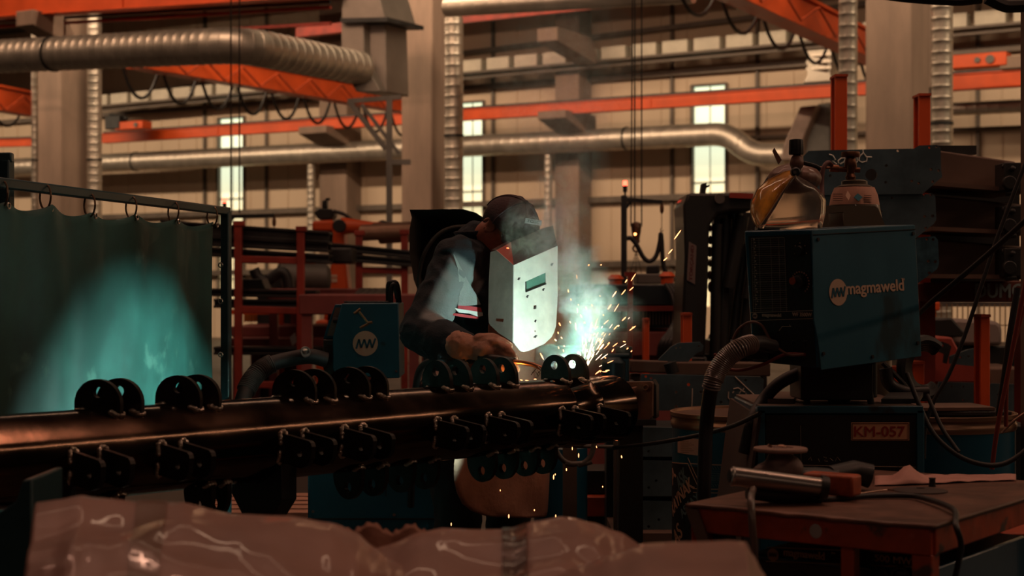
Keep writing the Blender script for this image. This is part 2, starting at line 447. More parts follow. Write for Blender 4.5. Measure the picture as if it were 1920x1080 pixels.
t = thing('hoist_trolley', 'orange hoist trolley with two wheel plates right of the right pillar', 'hoist', p-Z*.1)
part(t, 'housing', mb, ORANGE, bevel=.02)
for k, r in ((.22, .075), (.0, .05)):
    mb = MB(); mb.disc(p+A*k-B*.18, r, -B, .03); part(t, 'wheel_plate', mb, GREYM)
mb = MB(); mb.box(H(1905, 118, 28.5), (.5, .3, .22), A, B, Z); part(t, 'buffer_box', mb, CONC, bevel=.02)
# steel beam lines in the upper dark
for (a, b, c, d, T, w, h, m, lab) in ((560, 62, 770, 38, 27, .2, .2, REDP, 'dull red steel beam behind the boxy duct'), (868, 38, 1190, 3, 25, .12, .12, REDP, 'dull red steel beam under the top centre duct')):
    mb = MB(); mb.beam(H(a, b, T), H(c, d, T), w, h); solo('steel_beam', lab, 'beam', mb, m)
# lit cable tray with lamp boxes
t = thing('cable_tray', 'long cable tray with pale box segments high on the back wall', 'cable tray', H(1200, 100, 31))
p0 = H(180, 190, 31.2); p1 = H(1560, 62, 31.2); dv = p1-p0
mb = MB(); mb.beam(p0-Z*.17, p1-Z*.17+dv*.5, .45, .05); mb.beam(p0-Z*.26, p1-Z*.26+dv*.5, .1, .06); part(t, 'rail', mb, GIRT)
PALE = mat('pale grey tray cover', (.55,.50,.40), .5, var=.1)
for k in range(40):
    q = p0+dv*(k/28.0); mb = MB(); mb.box(q+dv.normalized()*.25, (dv.length/28*.80, .3, .27), dv.normalized(), B, Z)
    part(t, 'cover_box', mb, PALE, bevel=.01)
# ================================================================== ducts
def duct(label, pts, r, m=GALV, pitch=.18, ridge=.03, fr=None, group='round silver ducts', seg=28, bands=()):
    t = thing('ventilation_duct', label, 'duct', Vector(pts[0]), group=group)
    q = fillet(pts, fr, 7) if fr else pts
    mb = MB(); duct_mesh(mb, q, r, pitch, ridge, seg); part(t, 'duct_tube', mb, m)
    for b in bands:
        c = Vector(b[0]); mb = MB(); mb.lathe([(r*1.07, -.02), (r*1.07, .02)], c, b[1], 28); part(t, 'clamp_band', mb, DARKM)
    return t
# big near duct, top left
TB = 17.5
a0 = H(-260, 118, TB); a1 = H(452, 84, TB)
z1 = a1.z; e1 = cp(655, 124, z1)
dd = (e1-a1).normalized()
duct('big silver spiral duct bending at the top left', [a0, a1, e1+dd*.3], .262, pitch=.17, ridge=.02, fr=.5, seg=40, bands=((a1+(a0-a1)*.45, (a1-a0)),))
# boxy transition
t = thing('box_duct', 'boxy bent sheet metal duct in the top centre beside the pillar', 'duct', e1)
DUCTG = mat('grey duct sheet', (.24,.21,.18), .42, .6, var=.1, vs=2)
D0 = e1.y+.2
def poly_px(pts, d): return [P(x, y, d) for x, y in pts]
mb = MB(); mb.prism(poly_px([(640,40),(682,38),(682,95),(690,130),(712,168),(712,172),(668,172),(650,142),(640,105)], D0), B*.8-A*.0)
part(t, 'elbow_side', mb, DUCTG, bevel=.01)
mb = MB(); mb.prism(poly_px([(684,36),(722,40),(726,172),(713,174),(694,150),(686,110)], D0+.15), B*.6); part(t, 'elbow_face', mb, DUCTG, bevel=.01)
mb = MB(); mb.prism(poly_px([(642,-20),(705,-25),(724,38),(640,38)], D0-.05), B*.85); part(t, 'upper_section', mb, DUCTG, bevel=.01)
mb = MB(); mb.prism(poly_px([(638,34),(727,32),(727,40),(638,42)], D0-.12), B*1.0); part(t, 'flange', mb, DARKM)
# top centre duct and drop along the pillar
TC = 21.6
c0 = H(1300, -14, TC+.0); c1 = H(838, 14, TC)
duct('silver duct running along the top centre to the pillar', [c0, c1], .155, pitch=.25, ridge=.015)
v = HD(850, 22.2); mb = None
duct('silver spiral downpipe on the right side of the middle pillar', [P(851, 34, v), P(851, 1, v)-Z*0-Z*(P(851, 1, v).z-.3)], .155, pitch=.17, ridge=.025, bands=((P(851, 255, v), Z),))
for px, T, r, lab in ((66, 22.8, .075, 'thin silver downpipe left of the far left pillar'), (177, 23.0, .145, 'silver spiral downpipe right of the far left pillar'),
                      (1590, 20.6, .125, 'silver spiral downpipe left of the right pillar'), (1766, 21.6, .145, 'silver spiral downpipe right of the right pillar')):
    v = HD(px, T); yb = 8.4
    x0 = P(px, 540, v); duct(lab, [Vector((x0.x, x0.y, yb)), Vector((x0.x, x0.y, .3))], r, pitch=.15, ridge=.025, seg=24,
                             bands=((P(px, 232 if px > 1700 else 300, v), Z),))
v = HD(1741, 23.6); mb = MB(); mb.tube([P(1741, -60, v), P(1741, 165, v)], .07, 16)
t = thing('drain_pipe', 'beige drain pipe between the right pillar and its silver downpipe', 'pipe', P(1741, 165, v)); part(t, 'pipe', mb, CONC)
mb = MB(); mb.lathe([(.1, 0), (.1, .04)], P(1741, 165, v), Z); part(t, 'flange', mb, CONC)
mb = MB(); mb.tube([P(1741, 165, v), P(1741, 500, v)], .035, 12); part(t, 'lower_pipe', mb, DARKM)
# far duct along the wall
TD = 30.9
d0 = H(-60, 318, TD); d1 = H(1362, 251, TD); d2 = H(1415, 291, TD); d3 = H(1475, 290, TD)
duct('long duct running along the back wall and stepping down at the right', [d0, d1, d2, d3], .245, m=GALV, pitch=.25, ridge=.012, fr=.28, seg=32,
     bands=tuple((d0+(d1-d0)*q, d1-d0) for q in (.28, .655, .9)))
duct('silver duct on the back wall right of the right pillar', [H(1740, 207, TD), H(2100, 190, TD)], .13, pitch=.2, ridge=.02)
t = thing('wedge_duct', 'brown wedge shaped duct fitting at the right end of the long wall duct', 'duct', d3)
v = d3.y-.3
mb = MB(); mb.prism(poly_px([(1500,200),(1531,197),(1505,262),(1500,300),(1462,300),(1473,262),(1480,245)], v), B*.7); part(t, 'wedge', mb, GALVD, bevel=.02)
mb = MB(); mb.prism(poly_px([(1533,195),(1556,192),(1556,290),(1508,290),(1508,262)], v+.25), B*.6); part(t, 'side_box', mb, GREYM, bevel=.02)
t = thing('fan_housing', 'silver ribbed fan housing on the wall above the orange runway beam', 'housing', H(1536, 120, 30.8))
v = HD(1536, 30.6)
mb = MB(); mb.prism(poly_px([(1513,94),(1558,90),(1558,140),(1562,152),(1505,156),(1513,142)], v), B*.5); part(t, 'casing', mb, GALV, bevel=.02)
for yy in (103, 116, 128):
    mb = MB(); mb.box(P(1536, yy, v-.05), (.52, .08, .05), A, B, Z); part(t, 'rib', mb, GALV)
for px, y0, y1, T, r, lab in ((584, 305, 436, 31.0, .10, 'thin silver downpipe left of the slim pillar by the robot arm'), (1028, 288, 430, 31.0, .085, 'thin silver downpipe behind the cap of the welder')):
    v = HD(px, T); duct(lab, [P(px, y0, v), P(px, y0, v)-Z*(P(px, y0, v).z-.2)], r, pitch=.15, ridge=.04, seg=16)
# bracket truss by the pillar
t = thing('wall_bracket', 'grey steel bracket frame standing left of the middle pillar', 'bracket', P(730, 400, 23))
v = 24.5
def bar(pts, w, d=v, m=GREYM, nm='bar'):
    mb = MB()
    for i in range(len(pts)-1): mb.beam(P(pts[i][0], pts[i][1], d), P(pts[i+1][0], pts[i+1][1], d), w, w)
    return part(t, nm, mb, m)
bar([(652, 190), (752, 182)], .07); bar([(654, 190), (724, 280)], .08); bar([(678, 196), (748, 288)], .06); bar([(730, 182), (730, 425)], .09, nm='post')
bar([(730, 304), (770, 304)], .08)
mb = MB(); mb.beam(P(730, 420, v), Vector((P(730, 420, v).x, v, 0)), .09, .09); part(t, 'post', mb, GREYM)
# thin hanging cables
for px, y0, y1, d, lab in ((433, -40, 400, 16, 'left thin vertical cable hanging past the left window'), (449, -40, 400, 16.2, 'right thin vertical cable hanging past the left window'),
                        (1186, -40, 425, 13, 'left of the thin hoist cables above the crane hook'), (1190, -40, 425, 13.1, 'middle thin hoist cable above the crane hook'), (1203, -40, 425, 13.2, 'right thin hoist cable above the crane hook')):
    mb = MB(); mb.tube([P(px, y0, d), P(px-3*(px < 1187 and px > 1000), y1, d)], .006 if px > 1000 else .008, 5)
    solo('hoist_cable', lab, 'cable', mb, CABLE, group='thin hanging cables')
mb = MB(); mb.tube(smooth_path([P(1640,-12,4), P(1700,-4,4), P(1790,2,4), P(1840,-2,4)]), .012, 8); mb.tube(smooth_path([P(1850,-4,4), P(1880,10,4), P(1900,12,4), P(1960,8,4)]), .016, 8)
solo('hanging_hose', 'dark hose hanging into the top right corner', 'hose', mb, RUBBER)
# ================================================================== welding curtain
t = thing('welding_screen', 'dark green welding curtain hung on a teal tube frame, lit by the arc', 'welding screen', Vector((P(427,0,6.0).x, 6.0, 0)))
RL0 = P(-90, 332, 4.15); RL1 = P(424, 396, 6.0)
v0 = Vector((RL0.x, RL0.y, 0)); v1 = Vector((RL1.x, RL1.y, 0))
rd = (RL1-RL0).normalized(); rh = (v1-v0).normalized(); rn = rh.cross(Z)   # rn points towards the camera side
if rn.y > 0: rn = -rn
mb = MB(); mb.beam(RL0, RL1+rd*.015, .026, .030); part(t, 'top_rail', mb, TEALP, bevel=.005)
mb = MB(); mb.beam(Vector((RL1.x, RL1.y, 0)), RL1, .034, .034, rh); part(t, 'post', mb, TEALP, bevel=.005)
mb = MB(); mb.beam(P(12, 352, 4.62)-Z*P(12, 352, 4.62).z, P(12, 300, 4.62), .035, .035, rh); part(t, 'post', mb, TEALP, bevel=.005)
mb = MB(); mb.beam(P(-60, 296, 4.62), P(24, 296, 4.62), .03, .03); part(t, 'side_arm', mb, TEALP, bevel=.005)
mb = MB(); mb.beam(v1-rn*.35+Z*.03, v1+rn*.35+Z*.03, .05, .05); part(t, 'foot', mb, TEALP)
CURT = mat('dark green welding vinyl', (.018,.078,.070), .5, var=.4, vs=2.6, bump=.2, bs=5, coat=.06, dirt=((.045,.11,.095), 6, .60))
plC = Plane(RL1-rn*.0, rn)
hooks = [(4, 378), (85, 383), (168, 398), (246, 401), (325, 409), (398, 416)]
us = [plC.uv(x, y) for x, y in hooks]
us = [(plC.uv(-100, 360))]+us
us.sort()
rows = []; zb = .68
n = 130; u0 = us[0][0]; u1 = us[-1][0]
for i in range(n+1):
    u = u0+(u1-u0)*i/n
    k = max(j for j in range(len(us)) if us[j][0] <= u+1e-6); k = min(k, len(us)-2)
    f = (u-us[k][0])/(us[k+1][0]-us[k][0]); zt = us[k][1]*(1-f)+us[k+1][1]*f-.022*4*f*(1-f)
    ztop = plC.o.z+zt; col = []
    for j in range(41):
        g = j/40; z = ztop*(1-g)+zb*g
        fold = (.010*cos(2*pi*(f))*exp(-4*g)+.014*noise.noise(Vector((u*2.6, z*.9, 3)))+.006*noise.noise(Vector((u*9, z*3.0, 9))))
        p = plC.o+plC.x*u; col.append(Vector((p.x, p.y, z))+rn*(fold+.0))
    rows.append(col)
mb = MB(); mb.grid(rows)
o = part(t, 'curtain', mb, CURT); sm = o.modifiers.new('thick', 'SOLIDIFY'); sm.thickness = .004
seam = MB(); seam.tube([rows[i][34]+rn*.006+Z*.015*sin(i*.25) for i in range(0, 118, 2)], .0025, 5); part(o, 'seam', seam, BLACKP)
RING = mat('tan steel ring', (.25,.16,.10), .35, .8)
for x, y in hooks:
    c = plC.at(x, y); tz = None
    q = c+Z*.022
    mb = MB()
    mb.torus(q, .036, .003, rh*.8+rn*.6, 20, 6); part(t, 'hanging_ring', mb, RING)
    mb = MB(); mb.torus(c-Z*.012+rn*.02, .008, .0025, rn, 14, 6); part(t, 'eyelet', mb, STEELB)
for y in (497, 565, 665):
    mb = MB(); mb.torus(plC.at(404, y)+rn*.02, .008, .0025, rh, 14, 6); part(t, 'eyelet', mb, STEELB)
# ================================================================== left racks (depth about 13-16 m)
def pbox(mb, x0, y0, x1, y1, d, dep, dx=None):
    p = P(x0, y1, d); q = P(x1, y0, d)
    mb.box(Vector(((p.x+q.x)/2, d+dep/2, (p.z+q.z)/2)), (q.x-p.x, dep, q.z-p.z)); return mb
def post(mb, x0, x1, ytop, d, dep=.06):
    p = P(x0, 0, d); q = P(x1, ytop, d); mb.box(Vector(((p.x+q.x)/2, d, q.z/2)), (q.x-p.x, dep, q.z)); return mb
def rack(label, xs, yt, bars, d, dep=.9, w=14, arms=()):
    xm = (xs[0]+xs[-1])/2
    t = thing('storage_rack', label, 'rack', Vector((P(xm, 0, d).x, d, 0)), group='red steel storage racks')
    for k, x in enumerate(xs):
        mb = MB(); post(mb, x, x+w, yt[k], d, .07); part(t, 'post', mb, REDP, bevel=.006)
        mb = MB(); pbox(mb, x-3, yt[k]-8, x+w+3, yt[k]+2, d-.05, .1); part(t, 'post_cap', mb, REDP, bevel=.006)
        mb = MB(); q = P(x+w*.5, yt[k]+16, d+dep); mb.box(Vector((q.x, d+dep, q.z/2)), (.07, .07, q.z)); part(t, 'rear_post', mb, REDP, bevel=.006)
    for y in bars:
        mb = MB(); mb.beam(P(xs[0]+w/2, y, d), P(xs[-1]+w/2, y+3, d), .05, .06); part(t, 'crossbar', mb, REDP, bevel=.006)
        for x in xs:
            mb = MB(); a = P(x+w/2, y, d); mb.beam(a, a+Y*dep, .05, .06); part(t, 'support_arm', mb, REDP)
    return t
rack('red steel rack right behind the teal post, loaded with long dark profiles', (440, 557), (422, 432), (486, 580, 720), 14)
rack('red steel rack left of the welder behind the blue wire feeder', (667, 752), (440, 438), (506, 640), 15.5, w=13)
def profile_bar(label, x0, y0, x1, y1, h, d, w=.5, n=3, m=DARKM):
    a = P(x0, y0, d); b = P(x1, y1, d); hh = h/F*d
    t = thing('steel_profile', label, 'steel profile', (a+b)/2-Z*hh/2, group='long dark steel profiles on the racks')
    mb = MB()
    mb.beam(a+Z*(hh/2-.012)+Y*w/2, b+Z*(hh/2-.012)+Y*w/2, w, .024); mb.beam(a-Z*(hh/2-.012)+Y*w/2, b-Z*(hh/2-.012)+Y*w/2, w, .024)
    mb.beam(a+Y*.04, b+Y*.04, .02, hh-.03); part(t, 'channel', mb, m, bevel=.004)
    mb = MB(); mb.beam(a+Y*(w-.03), b+Y*(w-.03), .02, hh-.03); part(t, 'rear_web', mb, m)
PB = [('topmost long dark profile on the left rack', 300, 424, 617, 446, 24), ('second long dark profile from the top on the left rack', 300, 447, 614, 463, 19), ('third long dark profile from the top on the left rack', 300, 466, 617, 486, 18),
      ('dark profile below the curved hose on the left rack', 380, 548, 592, 552, 15), ('dark profile resting on the middle crossbar of the left rack', 400, 569, 620, 571, 17), ('grey profile low on the left rack above the lowest crossbar', 400, 658, 606, 659, 15)]
for l, x0, y0, x1, y1, h in PB: profile_bar(l, x0, y0, x1, y1, h, 14.1 if y0 < 500 else 14.15, .32)
profile_bar('upper dark profile on the rack beside the welder', 617, 462, 800, 480, 15, 15.4, .4)
profile_bar('lower dark profile on the rack beside the welder', 664, 484, 800, 495, 15, 15.4, .4)
mb = MB(); pbox(mb, 615, 464, 660, 494, 14.6, .5); solo('dark_block', 'dark square block end between the two racks of profiles', 'block', mb, DARKM, bevel=.02)
# tubes on top
BRZ = mat('brownish tube steel', (.30,.17,.12), .35, .8, var=.2)
d = 15.8
for k, (x0, y0, x1, y1, r) in enumerate(((678, 437, 790, 432, 15), (714, 442, 790, 437, 16), (700, 428, 790, 424, 10))):
    mb = MB(); a = P(x0, y0, d+.2*k); b = P(x1, y1, d+.2*k+.3); rr = r/F*d
    mb.loft([[a+(Z*cos(2*pi*q/20)*rr+Y*sin(2*pi*q/20)*rr*.6+X*sin(2*pi*q/20)*rr*.35) for q in range(20)], [b+(Z*cos(2*pi*q/20)*rr+Y*sin(2*pi*q/20)*rr*.6) for q in range(20)]], False)
    mb.loft([[a+(Z*cos(2*pi*q/20)*rr+Y*sin(2*pi*q/20)*rr*.6+X*sin(2*pi*q/20)*rr*.35)*.88 for q in range(20)] for a in (a, )]+[[b+(Z*cos(2*pi*q/20)*rr+Y*sin(2*pi*q/20)*rr*.6)*.88 for q in range(20)]], True)
    solo('steel_tube', ('brownish steel tube with open mouth left of the others on the rack', 'second brownish steel tube with open mouth on the rack', 'thin brownish tube lying behind the two open ones')[k], 'tube', mb, BRZ, group='brownish tubes on the rack')
for k in range(6):
    a = P(672+k*9, 556, 13.6); mb = MB(); mb.beam(P(655+k*12, 572, 13), P(680+k*12, 545, 14.2), .05, .05)
    solo('steel_bar', 'slanted dark bar, one of a row of six lying on the red table', 'bar', mb, DARKM, group='row of slanted dark bars on the red table')
# robot arm
t = thing('robot_arm', 'orange industrial robot arm with dark wrist motors behind the racks', 'robot', Vector((P(635,0,18).x, 18, 0)))
d = 18
mb = MB(); mb.prism(poly_px([(622,420),(640,412),(645,432),(646,470),(655,560),(612,560),(623,470)], d), Y*.4); part(t, 'upright', mb, ORANGE, bevel=.03)
mb = MB(); mb.prism(poly_px([(612,555),(658,555),(662,600),(606,600)], d), Y*.5); q = P(634, 600, d); mb.box(Vector((q.x, d+.25, q.z/2)), (.5, .6, q.z)); part(t, 'base', mb, ORANGE, bevel=.03)
mb = MB(); mb.prism(poly_px([(585,414),(625,412),(625,434),(585,434)], d), Y*.45); part(t, 'shoulder', mb, ORANGE, bevel=.03)
mb = MB(); mb.tube([P(640,424,d-.05), P(660,424,d-.05), P(700,426,d-.1), P(724,426,d-.1)], [.10,.085,.06,.05], 14); part(t, 'forearm', mb, ORANGE)
mb = MB(); mb.disc(P(637, 424, d-.14), .075, -Y, .08); part(t, 'joint_cover', mb, BLACKP, bevel=.01)
mb = MB(); mb.prism(poly_px([(588,398),(600,390),(622,392),(627,402),(622,411),(596,411)], d+.05), Y*.35); mb.prism(poly_px([(604,376),(613,374),(613,390),(603,390)], d+.1), Y*.15); mb.beam(P(610,374,d), P(619,373,d), .03, .03); part(t, 'motor', mb, BLACKP, bevel=.01)
mb = MB(); mb.tube(smooth_path([P(625,396,d), P(645,402,d), P(665,416,d), P(690,424,d)]), .022, 8); part(t, 'cable_loom', mb, RUBBER)
mb = MB(); mb.tube(smooth_path([P(706,424,d), P(714,417,d), P(722,418,d), P(725,428,d)]), .022, 8); part(t, 'cable_loop', mb, RUBBER)
mb = MB(); pbox(mb, 620, 515, 632, 520, d-.01, .01); pbox(mb, 622, 522, 632, 529, d-.01, .01); part(t, 'label_plate', mb, CREAM)
# maroon work tables behind the racks
MAROON = mat('maroon machine paint', (.20,.05,.045), .5, var=.2)
def table(label, x0, x1, y, d, dep, m, h=.12, cat='table', nm='work_table', legs=True):
    a = P(x0, y, d); b = P(x1, y, d); t = thing(nm, label, cat, Vector(((a.x+b.x)/2, d+dep/2, 0)))
    mb = MB(); mb.box(Vector(((a.x+b.x)/2, d+dep/2, a.z-h/2)), (b.x-a.x, dep, h)); part(t, 'tabletop', mb, m, bevel=.01)
    if legs:
        for xx in (a.x+.06, b.x-.06):
            for yy in (d+.06, d+dep-.06):
                mb = MB(); mb.box((xx, yy, (a.z-h)/2), (.08, .08, a.z-h)); part(t, 'leg', mb, m)
    return t
table('maroon work table behind the racks left of the welder', 500, 700, 541, 15.2, 1.6, MAROON, .12)
table('lower maroon work table carrying the slanted bars', 560, 790, 552, 12.6, 1.9, MAROON, .16)
table('maroon layered shelf base seen through the left rack', 432, 640, 612, 15.8, 1.2, MAROON, .10)
table('lowest maroon shelf seen through the left rack', 432, 640, 634, 15.3, 1.2, MAROON, .10)
# grey machine in the rack
t = thing('pump_unit', 'grey round pump unit behind the left rack', 'machine', Vector((P(535,0,17).x, 17, 0)))
mb = MB(); mb.lathe([(.16,0),(.17,.02),(.17,.5),(.12,.55)], P(522, 522, 17), Vector((.9,.3,0)), 20); mb.box(P(530, 535, 17.2), (.6,.3,.12)); part(t, 'casing', mb, GREYM, bevel=.01)
mb = MB(); mb.disc(P(521, 524, 16.93), .09, Vector((-.3,-1,0)), .05); part(t, 'front_disc', mb, DARKM)
mb = MB(); q = P(530,560,17.2); mb.box(Vector((q.x, 17.2, q.z/2+.04)), (.5,.3,q.z)); part(t, 'plinth', mb, DARKM)
t = thing('bent_pipe', 'thick dark S shaped pipe seen through the left rack', 'pipe', P(500, 540, 16))
mb = MB(); mb.tube(smooth_path([P(476,505,16), P(484,520,16), P(500,527,16), P(514,517,16), P(528,510,16), P(538,520,16), P(542,540,16)]), .055, 12); part(t, 'pipe', mb, DARKM)
t = thing('press_block', 'small dark box standing left of the S shaped pipe', 'machine', P(470, 543, 15)); mb = MB(); mb.prism(poly_px([(452,524),(490,522),(498,543),(450,543)], 14.9), Y*.4); part(t, 'casing', mb, DARKM, bevel=.01)
# guard rails
for k, (x0, y0, x1, y1, lab) in enumerate(((424, 585, 524, 652, 'bright orange guard rail seen through the left rack'), (570, 583, 640, 636, 'bright orange guard rail left of the blue wire feeder'))):
    t = thing('guard_rail', lab, 'guard rail', P((x0+x1)/2, y1, 16.5), group='orange guard rails'); d = 16.6
    zf = 0
    mb = MB(); mb.beam(P(x0, y0, d), P(x1, y0, d), .05, .05); part(t, 'top_bar', mb, ORANGE)
    for x in ((x1,) if k == 0 else (x0,)):
        mb = MB(); q = P(x, y0, d); mb.beam(Vector((q.x, d, 0)), q, .085, .085); part(t, 'post', mb, ORANGE)
mb = MB()
t = thing('yellow_crate', 'small amber ribbed crate behind the left rack', 'crate', P(472, 604, 17.2))
mb = MB(); pbox(mb, 457, 586, 486, 603, 17.3, .3)
for k in range(5): pbox(mb, 457+k*6.2, 585, 459+k*6.2, 604, 17.27, .04)
part(t, 'ribbed_box', mb, mat('amber plastic', (.5,.16,.02), .5))
mb = MB(); mb.prism(poly_px([(543,633),(553,623),(556,641),(548,649)], 15.2), Y*.01); solo('paper_tag', 'pale paper tag hanging on the shelf behind the left rack', 'tag', mb, mat('pale paper', (.35,.30,.30), .8))
# signal hoists
def hoist(px, ytop, ybase, wpx, d, armx, army, beac, hooky, label, brace=True, ball=True):
    t = thing('swivel_hoist', label, 'hoist', Vector((P(px, 0, d).x, d, 0)), group='swivel hoists with red beacons')
    s = d/F
    mb = MB(); q = P(px, ytop, d); mb.box(Vector((q.x, d, q.z/2)), (wpx*s, wpx*s, q.z)); part(t, 'post', mb, DARKM, bevel=.01)
    mb = MB(); mb.beam(P(px, ytop+8, d), P(armx, army, d), 8*s, 7*s); part(t, 'arm', mb, DARKM)
    mb = MB(); mb.beam(P(px, ytop+30, d), P(px+14, ytop+9, d), 4*s, 5*s); part(t, 'brace', mb, DARKM)
    mb = MB(); mb.lathe([(2*s, 0), (2*s, 6*s)], P(beac[0], ytop, d), Z, 12); b = part(t, 'beacon_stem', mb, GREYM)
    mb = MB(); mb.lathe([(4*s, 0), (4.2*s, 10*s), (4*s, 12*s)], P(beac[0], ytop-6, d), Z, 14); b = part(t, 'beacon', mb, BLACKP)
    mb = MB(); mb.lathe([(4*s, 0), (4*s, 6*s), (3.2*s, 9*s)], P(beac[0], ytop-18, d), Z, 14); part(b, 'beacon_lens', mb, LAMPRED)
    mb = MB(); mb.lathe([(1*s, 0), (3.5*s, 4*s), (4*s, 12*s), (2*s, 20*s)], P(armx-1, army+22, d), Z, 12); part(t, 'chain_block', mb, mat('rusty brown iron', (.16,.075,.04), .5, .5))
    mb = MB(); mb.tube([P(armx-1, army+22, d), P(armx-1, hooky, d)], .6*s, 5); part(t, 'chain', mb, DARKM)
    mb = MB(); mb.torus(P(armx-1, hooky+3, d), 2.6*s, .8*s, Y, 14, 6, 0, 5); part(t, 'hook', mb, DARKM)
    return t
th = hoist(1170, 366, 0, 11, 12, 1242, 379, (1172, 335), 428, 'swivel hoist post with red beacon, hose and chain, right of the welder')
hoist(424, 398, 0, 8, 17, 515, 404, (421, 368), 418, 'small swivel hoist with red beacon behind the welding screen', False)
d = 12.1
mb = MB(); mb.tube(smooth_path([P(1172,448,d), P(1183,447,d), P(1194,460,d), P(1206,482,d), P(1218,490,d), P(1230,480,d), P(1237,455,d), P(1239,438,d), P(1241,455,d), P(1243,490,d), P(1250,515,d), P(1262,524,d), P(1273,515,d), P(1281,480,d), P(1284,400,d), P(1290,370,d)]), .018, 10)
part(th, 'supply_hose', mb, RUBBER)
# crane hook block
d = 13
IRON = mat('hook block brown iron', (.11,.06,.04), .35, .7, coat=.3)
t = thing('crane_hook', 'brown crane hook block hanging on thin cables with a chain sling', 'crane hook', P(1193, 475, d)); s = d/F
mb = MB(); mb.lathe([(3*s,0),(7*s,4*s),(6.5*s,10*s),(9*s,24*s),(10*s,34*s),(8*s,40*s),(2*s,42*s)], P(1193, 458, d), Z, 20); part(t, 'block', mb, IRON)
mb = MB(); mb.tube([P(1193,458,d), P(1193,450,d)], 2*s, 8); mb.torus(P(1193, 466, d), 6*s, 2*s, Y, 20, 8); part(t, 'hook', mb, IRON)
mb = MB(); mb.ball(P(1191, 439, d-.12), 2.2*s); part(t, 'orange_dot', mb, mat('glowing orange dot', (1,.3,.1), .3, emit=(1,.28,.08), es=10))  # small glowing orange ball on the hook block
for x in (1180, 1192, 1204):
    mb = MB()
    for k in range(12):
        a = P(1193, 472, d).lerp(P(x, 517, d), (k+.5)/12); mb.torus(a, 1.6*s, .5*s, Y if k % 2 else X, 8, 5)
    part(t, 'chain', mb, DARKM)
# big dark workbench machine right of arc
t = thing('control_cabinet', 'long dark machine bed with grille and maroon base right of the sparks', 'machine', Vector((P(1215,0,11.2).x, 11.6, 0)))
d = 11
mb = MB(); pbox(mb, 1080, 533, 1292, 573, d, 1.4); part(t, 'bed', mb, mat('blue black enamel', (.012,.018,.022), .4, coat=.2), bevel=.01)
mb = MB(); pbox(mb, 1100, 573, 1290, 580, d+.03, 1.2); part(t, 'ledge', mb, REDP)
mb = MB(); pbox(mb, 1200, 582, 1275, 611, d+.15, .8); part(t, 'grille_panel', mb, DARKM)
for k in range(11):
    mb = MB(); pbox(mb, 1206+k*6, 585, 1207.5+k*6, 609, d+.13, .02); part(t, 'grille_bar', mb, BRZ)
mb = MB(); pbox(mb, 1100, 622, 1290, 668, d+.1, 1.1); q = P(1190, 668, d); mb.box((q.x, d+.6, q.z/2), (.7, .9, q.z)); part(t, 'base', mb, MAROON, bevel=.01)
mb = MB(); pbox(mb, 1125, 575, 1290, 625, d+1.1, .05); part(t, 'rear_panel', mb, DARKM)
mb = MB(); pbox(mb, 1269, 580, 1273, 612, d-.04, .05); part(t, 'corner_strip', mb, ORANGE)
for k in range(4):
    mb = MB(); mb.tube(smooth_path([P(1248+k*6,533,d-.03), P(1258+k*6,550,d-.08), P(1264+k*6,575,d-.1), P(1266+k*6,600,d-.1)]), .014, 8); part(t, 'hose', mb, RUBBER)
for k in range(6):
    mb = MB(); mb.tube(smooth_path([P(1236+k*7,668,d-.2), P(1240+k*7,645,d-.25), P(1256+k*6,622,d-.2), P(1268+k*4,600,d-.1)]), .02, 8); part(t, 'lower_hose', mb, RUBBER)
tcc = t
t = thing('control_box', 'small grey control box with tilted black monitor on the dark machine bed', 'control box', P(1215, 533, 11.5))
mb = MB(); pbox(mb, 1194, 513, 1241, 532.6, 11.4, .35); part(t, 'housing', mb, GREYM, bevel=.01)
mb = MB(); mb.prism(poly_px([(1213,498),(1236,497),(1238,513),(1213,513)], 11.45), Y*.12); part(t, 'monitor', mb, BLACKP, bevel=.01)
t = thing('gantry_frame', 'dull red H shaped steel frame standing behind the flying sparks', 'frame', Vector((P(1181,0,9.6).x, 9.6, 0)))
mb = MB(); post(mb, 1177, 1186, 517, 9.6); part(t, 'post', mb, REDP, bevel=.005)
mb = MB(); mb.beam(P(1140,580,9.6), P(1262,578,9.6), .03, .03); part(t, 'crossbar', mb, REDP)
mb = MB(); pbox(mb, 1172, 510, 1192, 518, 9.57, .08); part(t, 'cap', mb, REDP)
for k, (x0, x1, yt, yb, d, lab) in enumerate(((1207,1217,599,664,8.6,'narrow bright orange post between the sparks and the black column machine'), (1280,1297,589,646,8.0,'bright orange post at the foot of the black column machine'),
        (1838,1855,592,800,7.0,'orange post in front of the red machine right of the blue wire feeder'), (1565,1588,142,290,7.6,'tall orange post above the chalk marked plate'), (1722,1744,178,285,7.6,'tall orange post right of the pillar above the chalk marked plate'),
        (1668,1688,690,760,7.2,'orange leg under the stacked beams, left of the cable coil'),(1712,1732,680,760,7.2,'orange leg under the stacked beams, right of the cable coil'))):
    t = thing('orange_post', lab, 'post', Vector((P((x0+x1)/2,0,d).x, d, 0)), group='orange steel posts')
    a = P(x0,yt,d); b = P(x1,yt,d); w_ = b.x-a.x
    mb = MB(); c = Vector(((a.x+b.x)/2, d, a.z/2)); mb.box(c, (w_, .02, a.z)); mb.box(c+Y*.09, (w_, .02, a.z)); mb.box(c+X*(w_*.2)+Y*.045, (.02, .09, a.z)); part(t, 'column', mb, ORANGE, bevel=.003)
    mb = MB(); mb.box(Vector((c.x, d+.045, a.z)), (w_*1.06, .13, .012)); part(t, 'cap_plate', mb, ORANGE2)
for k, (x, y) in enumerate(((1156, 533), (1254, 528))):
    mb = MB(); mb.lathe([(.045,0),(.045,.05),(.06,.06),(.03,.09)], P(x, y+6, 11.0)-Y*.0+Y*.1, Z, 12)
    part(tcc, 'red_knob', mb, ORANGE)
